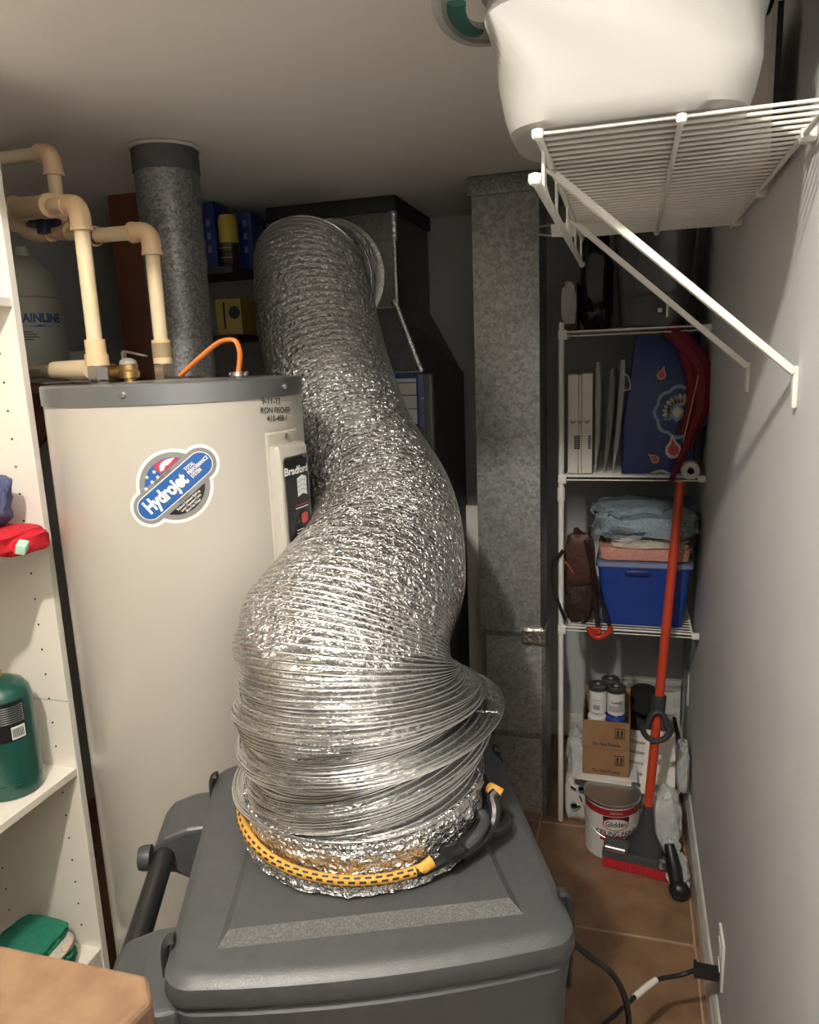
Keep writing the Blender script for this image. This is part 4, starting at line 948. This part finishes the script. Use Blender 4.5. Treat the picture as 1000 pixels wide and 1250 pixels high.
lettering('lettering', 'CEILING PAINT', .023, on_can(tc0 + .10, ph_ - .092, .0018), M_ink, pt, bold=.02, sx=.82)
lettering('lettering', 'PREMIUM', .009, on_can(tc0 + .05, ph_ - .023, .0018), M_cream, pt); lettering('lettering', 'INTERIOR', .008, on_can(tc0 + .05, .077, .002), M_cream, pt)
hw = [V((pcn.x + (pr_ + .004) * math.cos(tc0 + a), pcn.y + (pr_ + .004) * math.sin(tc0 + a), ph_ - .05 - .058 * math.cos(a * PI / 2 / 1.5))) for a in [-1.5 + 3.0 * k / 40 for k in range(41)]]
obj('wire_handle', MB().tube(hw, .0016, 8), M_steel, pt)
# pile: white box, flat white trays, cartons with jars
wb = solo('white_box', MB().bx((-.09, 2.312, 0), (.15, 2.60, .188), .004), M_boxw, 'low white box behind the paint can carrying the brown cartons', 'box', (0, 2.46, 0))
tr_ = [( -.150, .035, .189, -.055), (-.135, .045, .1965, -.045)]
for i, (xa, xb, z, dy) in enumerate(tr_):
    solo('white_sheet', MB().box(((xa + xb) / 2, 2.43 + dy, z + .004), (xb - xa, .30, .007), rot(0, 0, -.05 + .06 * i), .002), M_paper, ('lower' if i == 0 else 'upper') + ' white flat sheet under the brown cartons', 'sheet', ((xa + xb) / 2, 2.43, z))
zc = .2045
bx0, bx1 = at(711, 950, y=2.25).x, at(768, 950, y=2.25).x; cy0 = 2.245
ch = (at(740, 880, y=2.25).z - zc) / 2
def arrows(t, zc_, xc):
    fm = plane_map((xc, cy0 - .0012, zc_), (1, 0, 0), (0, 0, 1)); s = .0145
    fr = MB()
    for a, b_, c_, d_ in ((-s, -s * 1.15, s, -s * 1.15 + .0016), (-s, s * 1.15 - .0016, s, s * 1.15), (-s, -s * 1.15, -s + .0016, s * 1.15), (s - .0016, -s * 1.15, s, s * 1.15)):
        fr.prism([(a, b_), (c_, b_), (c_, d_), (a, d_)], fm(0, 0), (1, 0, 0), (0, 0, 1), (0, .0015, 0))
    for dx in (-.006, .006):
        fr.prism([(dx - .0028, -.008), (dx + .0028, -.008), (dx + .0028, .004), (dx + .005, .004), (dx, .013), (dx - .005, .004), (dx - .0028, .004)], fm(0, 0), (1, 0, 0), (0, 0, 1), (0, .0015, 0))
    fr.prism([(-.011, -.012), (.011, -.012), (.011, -.0102), (-.011, -.0102)], fm(0, 0), (1, 0, 0), (0, 0, 1), (0, .0015, 0))
    obj('arrow_mark', fr, M_ink, t, False)
for i in (0, 1):
    z0_ = zc + ch * i
    t = thing('brown_carton', 'brown Do Not Freeze carton, ' + ('closed, lower one of the two' if i == 0 else 'open on top and holding jars'), 'carton', ((bx0 + bx1) / 2, 2.40, z0_))
    if i == 0: obj('box', MB().bx((bx0, cy0, z0_), (bx1, 2.39, z0_ + ch - .001), .002), M_card, t, False)
    else:
        b = MB(); th_ = .003
        b.bx((bx0, cy0, z0_), (bx1, cy0 + th_, z0_ + ch)); b.bx((bx0, 2.39 - th_, z0_), (bx1, 2.39, z0_ + ch + .055)); b.bx((bx0, cy0 + th_, z0_), (bx0 + th_, 2.39 - th_, z0_ + ch + .03)); b.bx((bx1 - th_, cy0 + th_, z0_), (bx1, 2.39 - th_, z0_ + ch + .01)); b.bx((bx0 + th_, cy0 + th_, z0_), (bx1 - th_, 2.39 - th_, z0_ + th_))
        obj('box', b, M_card, t, False)
    arrows(t, z0_ + ch * .60, bx1 - .030)
    lettering('lettering', 'Do Not Freeze', .016, plane_map(((bx0 + bx1) / 2 + .002, cy0 - .0012, z0_ + ch * .16), (1, 0, 0), (0, 0, 1)), M_ink, t, bold=.02, sx=.85)
z0_ = zc + ch + .0035
def jar(x, y, z, label, r=.0265, h=.092, lidm=None, bodym=None):
    t = thing('jar', label, 'jar', (x, y, z), 0, 'jars in the open brown carton')
    lidm = lidm or M_mop
    obj('body', MB().lathe([(r - .003, 0), (r, .003), (r, h * .78), (r - .003, h * .82), (0, h * .82)], (x, y, z), 32), bodym or M_jar, t)
    obj('lid', MB().lathe([(r - .001, h * .80), (r + .0015, h * .80), (r + .0015, h * .96), (r - .002, h), (r - .010, h), (r - .011, h * .97), (0, h * .97)], (x, y, z), 32), lidm, t)
    obj('lid_disc', MB().lathe([(0, h * .97), (.006, h * .97), (.006, h * .99), (0, h)], (x, y, z), 16), M_jarlab, t)
    return t
xa_ = (bx0 + bx1) / 2; jw = .0295
jl = .06                                     # lower jars fill the carton, upper ones stand on them
lo = []
for (dx, dy, lab_, lm, bm_) in ((-1, 0, 'white-topped dark jar at the front left of the carton', M_jar, M_mop), (1, 0, 'blue jar at the front right of the carton', M_bluebin, M_bluebin), (-1, 1, 'jar under the rear of the carton at left', M_jar, M_mop), (1, 1, 'jar at the rear right under a black-lidded jar', M_jar, M_mop)):
    jar(xa_ + dx * jw, cy0 + .036 + dy * .062, z0_, lab_, .0275, ch + .002, lm, bm_)
zu = z0_ + ch + .0025
for (dx, dy, lab_) in ((-1.0, .55, 'black-lidded white jar with a barcode at the left of the carton'), (1, .42, 'black-lidded white jar with grey label at the right of the carton'), (.35, 1.52, 'black-lidded white jar behind the other two')):
    x_, y_ = xa_ + dx * jw * .95, cy0 + .034 + dy * .05
    t = jar(x_, y_, zu, lab_, .0275, .094)
    ta = math.atan2(-y_, -x_)
    if dy > 1: continue
    jf = lambda off, z: (lambda x, y: V((x_ + (.0275 + off) * math.cos(ta + x / .0275), y_ + (.0275 + off) * math.sin(ta + x / .0275), zu + z + y)))
    if dx > 0:
        obj('jar_label', convex([(-.024, -.014), (.026, -.014), (.026, .024), (.008, .024), (.006, .006), (-.024, .006)], jf(.0006, .028), 4, 8), M_jarlab, t); lettering('lettering', 'SAMPLE', .009, jf(.001, .045), M_ink, t, bold=.02)
    else:
        for k in range(9): obj('barcode', convex([(-.014 + k * .0022, 0), (-.0128 + k * .0022, 0), (-.0128 + k * .0022, .016), (-.014 + k * .0022, .016)], jf(.0008, .014), 1, 1), M_ink, t)
        obj('print_line', convex([(-.018, 0), (.018, 0), (.018, .003), (-.018, .003)], jf(.0008, .045), 1, 8), M_jarlab, t)
# dark pan lid, dark pot and white board
pl = at(783, 862, y=2.40)
dp = thing('black_pan', 'dark frying pan tipped up behind the red pole beside the jars', 'pan', (pl.x + .02, 2.52, .19))
q_ = rot(.55, .1, 0)
obj('dish', MB().lathe([(0, 0), (.048, 0), (.060, .02), (.062, .024), (.058, .024), (.046, .004), (0, .004)], (pl.x + .012, 2.47, pl.z - .02), 40, q_), M_blkmetal, dp)
obj('stand', MB().lathe([(.052, .19), (.055, .20), (.055, pl.z - .06), (.05, pl.z - .03), (0, pl.z - .03)], (pl.x + .012, 2.52, 0), 32), M_mop, dp)
wbd = thing('white_board', 'white panel leaning against the pile behind the red pole', 'board', (at(800, 970, y=2.3).x, 2.29, .15))
q0, q1, q2, q3 = at(781, 968, y=2.272), at(824, 978, y=2.268), at(825, 897, y=2.40), at(788, 893, y=2.40)
obj('panel', MB().slab([q0, q1, q2, q3], (0, .008, .004)), M_boxw, wbd, False)
e0, e1_, e2, e3 = at(767, 962, y=2.285), at(782, 966, y=2.275), at(789, 896, y=2.40), at(770, 893, y=2.41)
obj('slatted_side', MB().slab([e0, e1_, e2, e3], (0, .008, .004)), M_paper, wbd, False)
for k in range(5):
    t_ = .12 + k * .18; a, c_ = e0.lerp(e3, t_) + V((0, -.004, 0)), e1_.lerp(e2, t_) + V((0, -.004, 0)); obj('slat', MB().tube([a, c_], .0045, 6), M_jarlab, wbd)
solo('wrapped_roll', MB().lump(at(833, 935, y=2.36) , (.04, .10, .16), 31, .18, .5), M_bagw, 'clear-wrapped roll standing between the white panel and the wall', 'roll', at(833, 965, y=2.36))
bk = at(826, 895, y=2.42); solo('black_strip', MB().tube([at(823, 875, y=2.43), at(829, 905, y=2.40), at(831, 935, y=2.37)], [.006, .008, .007], 8), M_black, 'short black strip at the right end of the pile', 'strip', bk)
# paper bag at left, clear bag at right
pbg = thing('paper_bag', 'crumpled white printed paper bag on the floor by the rack post', 'bag', (-.135, 2.345, 0))
obj('body', MB().lump((-.140, 2.35, .075), (.085, .13, .15), 41, .12, .35, 44, 26), M_paper, pbg)
obj('top_fold', MB().lump((-.142, 2.37, .205), (.072, .10, .15), 43, .25, .5, 40, 24), M_bagw, pbg)
for px, py, a_, l_ in ((700, 962, .5, .02), (704, 985, -.3, .025), (709, 975, 1.2, .02)): obj('print_mark', MB().box(at(px, py, y=2.272), (l_, .006, .003), rot(0, a_, 0)), M_ink, pbg, False)
obj('print_mark', MB().lathe([(.011, -.003), (.014, -.003), (.014, .003), (.011, .003), (.011, -.003)], at(701, 984, y=2.274), 24, rot(PI / 2)), M_jarlab, pbg); obj('print_mark', MB().lathe([(.008, -.003), (.0115, -.003), (.0115, .003), (.008, .003), (.008, -.003)], at(710, 963, y=2.274), 24, rot(PI / 2)), M_lav, pbg)
tin = V((-.165, 2.45, .15)); tcn = at(702, 892, y=2.45)
cbg = thing('plastic_bag', 'cloudy plastic bag knotted on the floor by the right baseboard', 'bag', (.135, 2.18, 0))
obj('upper', MB().lump((.118, 2.20, .115), (.115, .12, .19), 51, .16, .7, 44, 28), M_bagw, cbg)
obj('knot', MB().lump((.145, 2.135, .06), (.05, .06, .06), 53, .3, .9, 30, 18), M_bagw, cbg)
obj('lower', MB().lump((.160, 2.06, .030), (.065, .14, .06), 55, .28, .7, 36, 22), M_bagw, cbg)

# ------------------------------------------------------------------ red floor brush
hd0 = at(735, 1058, z=.0); hd1 = at(815, 1078, z=.0)
HD = (hd0 + hd1) / 2; ax_ = (hd1 - hd0).normalized(); fw = V((ax_.y, -ax_.x, 0)); ang = math.atan2(ax_.y, ax_.x); HL = (hd1 - hd0).length
HDc = HD - fw * .022
mp = thing('floor_brush', 'red-handled floor brush with dark head and red bristles leaning in the alcove', 'brush', HDc)
Rz = rot(0, 0, ang)
obj('bristles', MB().box(HDc + V((0, 0, .016)), (HL, .034, .032), Rz, .002), M_redbr, mp)
tuft = None
for k in range(22):
    c_ = HDc + ax_ * (HL * (-.485 + .97 * k / 21)) + fw * .0175 + V((0, 0, .016))
    b = MB().box(c_, (HL / 30, .005, .032), Rz, .001); obj('bristle_tuft', b, M_redbr, mp)
obj('head', MB().box(HDc + V((0, 0, .045)), (HL + .004, .040, .028), Rz, .006), M_mopl, mp)
obj('head_cover', MB().box(HDc + ax_ * -.055 + V((0, 0, .068)), (.075, .042, .034), Rz, .010), M_mopl, mp); obj('roller', MB().tube([HDc + ax_ * -.085 + fw * .018 + V((0, 0, .068)), HDc + ax_ * -.028 + fw * .018 + V((0, 0, .068))], .011, 16), M_steel, mp, label='shiny grey roller')
pb0 = HDc + ax_ * .022 + V((0, 0, .06)); pb1 = at(791, 990, y=HDc.y + .035); pt_ = at(831, 588, y=2.262)
nk = MB(); 
neck = [(pb0 + V((0, 0, -.01)), .055), (pb0.lerp(pb1, .25), .050), (pb0.lerp(pb1, .55), .026), (pb1, .016), (pb1 + (pt_ - pb1).normalized() * .02, .015)]
obj('neck', MB().tube([p for p, r_ in neck], [r_ for p, r_ in neck], 16, flat=1.0) if False else loft([[tuple(p + ax_ * (r_ * math.cos(2 * PI * k / 16)) + fw * (min(r_, .017) * math.sin(2 * PI * k / 16))) for k in range(16)] for p, r_ in neck]), M_mop, mp)
obj('swivel', MB().lathe([(0, -.012), (.012, -.01), (.014, 0), (.012, .01), (0, .012)], HDc + ax_ * (HL * .40) + fw * .02 + V((0, 0, .055)), 16), M_steel, mp)
pd_ = (pt_ - pb1).normalized()
obj('pole', MB().tube([pb1, pt_], .0135, 18), M_redpole, mp)
hr = at(797, 882, y=pb1.y + (pt_.y - pb1.y) * .28); tpar = (hr - pb1).dot(pd_); hr = pb1 + pd_ * tpar
sd_ = V((1, 0, 0)); 
ringp = [hr + sd_ * (.040 * math.cos(a)) * (1 if math.sin(a) < 0 else .62) + pd_ * (.043 * math.sin(a)) + V((0, -.020, 0)) for a in [2 * PI * k / 28 for k in range(28)]]
obj('grip_ring', MB().tube(ringp, .0085, 10, closed=True), M_mop, mp); obj('grip_collar', MB().tube([hr + pd_ * .028, hr + pd_ * .085], .0205, 18), M_mop, mp)
# black handle with a ball end
k0, k1 = at(817, 1030, y=2.045), at(829, 1090, y=1.985)
kb = thing('black_wand', 'black round-ended wand lying beside the brush near the baseboard', 'handle', (k1.x, k1.y, 0))
dk = (k1 - k0).normalized()
obj('grip', MB().tube([k0, k0 + dk * .03, k0.lerp(k1, .5), k1 - dk * .015], [.014, .018, .021, .019], 18), M_black, kb)
zb_ = max(k1.z, .029); obj('ball', MB().lathe([(.028 * math.sin(PI * k / 14), -.028 * math.cos(PI * k / 14)) for k in range(15)], (k1.x, k1.y, zb_ - .0), 24), M_black, kb)

# ------------------------------------------------------------------ cords
yo = op.y + .035; plug0 = V((XR - .008, yo - .01, op.z - .022))
cd = thing('power_cord', 'black power cord with a white tag plugged into the right wall', 'cord', at(775, 1215, y=1.33))
obj('plug', MB().bx(plug0 - V((.050, .012, .0115)), plug0 + V((0.002, .012, .0115)), .003).bx(plug0 - V((.050, .010, -.009)), plug0 - V((.043, -.010, -.019)), .002), M_black, cd)
cpts = [plug0 - V((.046, 0, 0)), at(832, 1190, y=yo - .012), at(800, 1197, y=yo - .04), at(775, 1217, y=yo - .10), at(752, 1238, y=yo - .16), at(725, 1262, y=yo - .24), at(700, 1290, y=yo - .34)]
cs = spline(cpts, 8); obj('cable', MB().tube(cs, .0048, 12), M_black, cd)
obj('tag', MB().tube([at(801, 1196.5, y=yo - .039), at(789, 1205, y=yo - .067), at(775, 1217, y=yo - .10)], [.0068, .0075, .0065], 12), M_boxw, cd, label='white tag')
mz = lambda px, py, y_: at(px, py, y=y_)
cab2 = solo('black_cable', MB().tube(spline([BASE[ma.name] @ V((MW - .02, .19, MH - .16)), BASE[ma.name] @ V((MW + .02, .20, MH - .155)), mz(722, 1169, 1.02), mz(742, 1183, 1.06), mz(758, 1205, 1.09), mz(766, 1232, 1.10), mz(768, 1262, 1.10), mz(764, 1300, 1.10)], 8), .0052, 12), M_black, 'black cable looping out of the right side of the grey machine', 'cable', mz(758, 1205, 1.09))

# ------------------------------------------------------------------ white bookcase on the left
BX, BXB, BY, TH_ = -1.111, -1.45, 1.19, .016
BN = .30                                      # near end of the case
bs = thing('bookcase', 'tall white laminate bookcase with peg holes at the left of the heater', 'bookcase', ((BX + BXB) / 2, .75, 0))
obj('side_panel', MB().bx((BXB, BY, 0), (BX, BY + TH_, 1.93), .001), M_white, bs, False); obj('side_panel', MB().bx((BXB, BN, 0), (BX, BN + TH_, 1.93), .001), M_white, bs, False)
obj('back_panel', MB().bx((BXB - .006, BN, 0), (BXB, BY + TH_, 1.93)), M_white, bs, False)
obj('top_board', MB().bx((BXB, BN, 1.93), (BX, BY + TH_, 1.946)), M_white, bs, False)
SH = (.258, .700, 1.198, 1.664)
for z in SH: obj('shelf', MB().bx((BXB, BN + TH_, z - TH_), (BX - .002, BY, z), .001), M_white, bs, False)
obj('plinth', MB().bx((BX - .02, BN + TH_, 0), (BX - .003, BY, SH[0] - TH_)), M_white, bs, False)
obj('edge_joint', MB().bx((BXB, BY - .0006, .852), (BX, BY + .0002, .8535)), M_jarlab, bs, False)
ph0 = obj('peg_hole', MB().lathe([(0, .0004), (.0024, .0004), (.0024, -.003), (0, -.003)], (BX - .047, BY, .31), 10, rot(PI / 2)), M_ink, bs)
copies(ph0, [(0, 0, .0545 * k) for k in range(1, 29)]); copies(ph0, [(-.20, 0, .0545 * k) for k in range(0, 29)])
# green gas cylinder
gy, gr_ = 1.10, .058; gx = at(45, 885, y=gy).x - 1.40 * gr_
gc = thing('gas_cylinder', 'dark green gas cylinder with a black label on the bookcase shelf', 'cylinder', (gx, gy, SH[1]))
obj('tank', MB().lathe([(gr_ - .006, 0), (gr_ - .001, .002), (gr_, .008), (gr_, .030), (gr_ - .0015, .031), (gr_, .033), (gr_, .195), (gr_ * .94, .212), (gr_ * .75, .228), (gr_ * .4, .238), (.012, .241)], (gx, gy, SH[1]), 48), M_green, gc)
obj('valve', MB().lathe([(.010, .236), (.010, .252), (.008, .254), (.008, .264), (0, .264)], (gx, gy, SH[1]), 20), M_brass, gc)
gt = math.atan2(-gy, -gx)
def on_gas(z, off=.0008): return lambda x, y: V((gx + (gr_ + off) * math.cos(gt + x / gr_), gy + (gr_ + off) * math.sin(gt + x / gr_), SH[1] + z + y))
obj('label', convex([(-.064, 0), (.040, 0), (.040, .080), (-.064, .080)], on_gas(0.123), 8, 16), M_sblk, gc)
obj('barcode_field', convex([(.010, 0), (.036, 0), (.036, .026), (.010, .026)], on_gas(0.126, .0014), 3, 6), M_swhite, gc)
for k in range(9): obj('barcode', convex([(.012 + k * .0024, .004), (.0134 + k * .0024, .004), (.0134 + k * .0024, .022), (.012 + k * .0024, .022)], on_gas(0.126, .002), 1, 2), M_ink, gc)
for k in range(8): obj('print_line', convex([(-.034, 0), (.037, 0), (.037, .0018), (-.034, .0018)], on_gas(0.160 + k * .0046, .0014), 1, 8), M_jarlab, gc)
# cloths
RT = SH[2]
solo('red_cloth', MB().lump((-1.160, 1.06, RT + .022), (.17, .22, .044), 61, .10, .4, 50, 22).lump((-1.092, 1.115, RT + .014), (.05, .10, .040), 63, .16, .5, 30, 16), M_redc, 'bright red folded cloth hanging over the bookcase shelf edge', 'cloth', (-1.185, 1.05, RT))
solo('denim_cloth', MB().lump((-1.178, 1.07, RT + .045 + .052), (.13, .17, .11), 65, .18, .6, 50, 26), M_denim, 'crumpled dark blue cloth on top of the red cloth', 'cloth', (-1.178, 1.05, RT + .045))
mt = at(27, 668, x=-1.062)
solo('mint_tag', MB().box(mt, (.018, .024, .020), rot(.3, .3, .5), .003), M_mint, 'small mint green tag hanging from the red cloth at the shelf edge', 'tag', mt)
gt0 = thing('striped_towel', 'green towel with cream stripes folded on the lowest bookcase shelf', 'towel', (-1.21, 1.07, SH[0]))
tw = lambda c, d, sd, a: MB().lump(c, d, sd, a, .4, 50, 20)
obj('fold', tw((-1.205, 1.065, SH[0] + .024), (.15, .19, .048), 71, .10), M_greenc, gt0); obj('stripe_fold', tw((-1.206, 1.062, SH[0] + .052), (.152, .195, .026), 73, .10), M_towc, gt0, label='cream striped fold'); obj('fold', tw((-1.22, 1.07, SH[0] + .072), (.135, .19, .030), 75, .14), M_greenc, gt0)

# ------------------------------------------------------------------ counter at lower left
CT = 1.07
ck = [at(-60, 1140, z=CT), at(120, 1178, z=CT), at(163, 1192, z=CT), at(172, 1213, z=CT), at(150, 1252, z=CT), at(128, 1290, z=CT), at(60, 1500, z=CT), at(-400, 1500, z=CT)]
ck[1] = ck[0].lerp(ck[2], .8)
cn_ = thing('counter', 'brown laminate counter with a clipped corner at the lower left', 'counter', (-.55, .3, 0))
b = MB().slab([V((-.345, .412, CT)), V((-.327, .392, CT)), V((-.345, .30, CT)), V((-.37, -.25, CT)), V((-1.0, -.25, CT)), V((-1.0, .404, CT))], (0, 0, -.038))
o = obj('worktop', b, M_counter, cn_, False); md = o.modifiers.new('bevel', 'BEVEL'); md.width = .006; md.segments = 3
obj('cabinet', MB().bx((-.98, -.23, 0), (-.40, .35, CT - .038)), M_white, cn_, False)

# ------------------------------------------------------------------ things behind the heater
LZ = 1.50
ld = thing('wall_ledge', 'dark wooden ledge shelf behind the heater at the left wall', 'shelf', (-1.6, 2.0, LZ))
obj('board', MB().bx((XL, 1.72, LZ - .03), (-1.46, 2.5, LZ)), M_plank, ld, False)
for y in (1.85, 2.4): obj('bracket', MB().slab([(XL, y, LZ - .03), (-1.5, y, LZ - .03), (XL, y, LZ - .3)], (0, .02, 0)), M_plank, ld, False)
jx = V((at(40, 400, y=1.86).x, 1.86, LZ)); jr = .088
jg = thing('chemical_jug', 'milky white jug lettered MAINLINE on the ledge behind the heater', 'jug', jx)
obj('body', MB().lathe([(jr * .72, 0), (jr * .92, .02), (jr, .045), (jr, .20), (jr * .97, .215), (jr * .97, .235), (jr * .90, .24), (jr * .92, .25), (jr * .92, .285), (jr * .8, .315), (jr * .45, .345), (.02, .355), (.02, .38), (0, .38)], jx, 48), M_jug, jg)
jt = math.atan2(-jx.y, -jx.x) + .22
def on_jug(z, off=.001): return lambda x, y: V((jx.x + (jr + off) * math.cos(jt + x / jr), jx.y + (jr + off) * math.sin(jt + x / jr), jx.z + z + y))
lettering('lettering', 'MAINLINE', .034, on_jug(.178, .0016), M_blue, jg, bold=.035, sx=.85)
obj('underline', convex([(-.06, 0), (.06, 0), (.06, .005), (-.06, .005)], on_jug(.155, .0012), 1, 20), M_blue, jg)
for k in range(4): obj('print_line', convex([(-.055, 0), (-.02 + .008 * (k % 3), 0), (-.02 + .008 * (k % 3), .0022), (-.055, .0022)], on_jug(.140 - k * .007), 1, 12), M_ink, jg)
for k in range(8): obj('print_line', convex([(-.06, 0), (.06, 0), (.06, .0018), (-.06, .0018)], on_jug(.104 - k * .007), 1, 20), M_jarlab, jg)
wl = at(90, 415, y=2.0); solo('white_card', MB().box((wl.x + .002, 2.02, LZ + .045), (.085, .004, .09), rot(-.12, 0, .1)), M_boxw, 'white instruction card propped beside the jug', 'card', (wl.x, 2.02, LZ))
rw = at(152, 400, y=2.05)
solo('wood_plank', MB().bx((rw.x - .01, 2.05, 0), (rw.x + .15, 2.075, at(150, 200, y=2.05).z), .003), M_plank, 'reddish brown plank standing upright behind the flue pipe', 'plank', (rw.x + .07, 2.06, 0))
# supply shelf in the far corner
sy = 2.36
s1 = at(280, 333, y=sy).z; s0 = at(280, 411, y=sy).z
sxa, sxb = -1.50, -1.20
su = thing('supply_shelf', 'dark wooden shelves in the corner left of the furnace plenum', 'shelf', ((sxa + sxb) / 2, 2.3, 0))
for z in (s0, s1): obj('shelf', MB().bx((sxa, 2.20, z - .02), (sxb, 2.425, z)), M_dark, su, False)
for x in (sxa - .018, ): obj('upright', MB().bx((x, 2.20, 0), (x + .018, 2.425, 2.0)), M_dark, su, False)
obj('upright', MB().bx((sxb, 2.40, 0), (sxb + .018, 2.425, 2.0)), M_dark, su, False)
ys = 2.23
p0 = at(262, 262, y=ys); p1 = at(286, 330, y=ys); s1t = s1
c_ = V(((p0.x + p1.x) / 2, ys + .03, s1)); rr_ = .031; hh = p0.z - s1
sc_ = thing('spray_can', 'yellow and black spray can on the upper corner shelf', 'can', c_)
obj('can', MB().lathe([(rr_ - .002, 0), (rr_, .003), (rr_, hh * .42), (rr_ + .001, hh * .43), (rr_ + .001, hh * .46), (rr_, hh * .47)], c_, 32), mat('dark_can', (.06, .05, .03), .3, .5), sc_)
obj('cap', MB().lathe([(rr_, hh * .47), (rr_, hh * .9), (rr_ * .8, hh), (0, hh)], c_, 32), M_yelcan, sc_)
for k in range(4): obj('print_line', MB().tube([c_ + V((rr_ * math.cos(a), rr_ * math.sin(a), hh * (.1 + .09 * k))) for a in [-2.4 + .1 * j for j in range(16)]], .002, 6), M_yelcan if k % 2 else M_dark, sc_)
for k, (xa, xb, zt1, yoff, lab_) in enumerate(((247, 260, 248, 2.24, 'tall blue carton beside the flue pipe on the corner shelf'), (276, 306, 262, 2.30, 'blue carton behind the spray can on the corner shelf'))):
    a, c2 = at(xa, zt1, y=yoff), at(xb, zt1, y=yoff)
    t = thing('blue_carton', lab_, 'carton', ((a.x + c2.x) / 2, yoff + .04, s1)); obj('box', MB().bx((a.x, yoff, s1), (c2.x, yoff + .09, a.z), .002), M_bluebox, t, False)
    for j in range(3): obj('print_mark', MB().bx((c2.x - .03, yoff - .001, s1 + .05 + j * .04), (c2.x - .018, yoff + .001, s1 + .07 + j * .04)), M_lidrim, t, False)
a, c2 = at(262, 366, y=2.24), at(297, 411, y=2.24)
t = thing('yellow_carton', 'yellow and black carton on the lower corner shelf', 'carton', ((a.x + c2.x) / 2, 2.29, s0))
obj('box', MB().bx((a.x, 2.24, s0), (c2.x, 2.34, a.z), .002), mat('yellow_carton', (.32, .24, .04), .5), t, False); obj('print_disc', MB().lathe([(0, 0), (.02, 0), (.02, .002), (0, .002)], (c2.x - .025, 2.241, s0 + .07), 24, rot(PI / 2)), M_ink, t); obj('print_band', MB().bx((a.x + .028, 2.2385, s0 + .02), (a.x + .034, 2.241, a.z - .01)), M_ink, t, False)
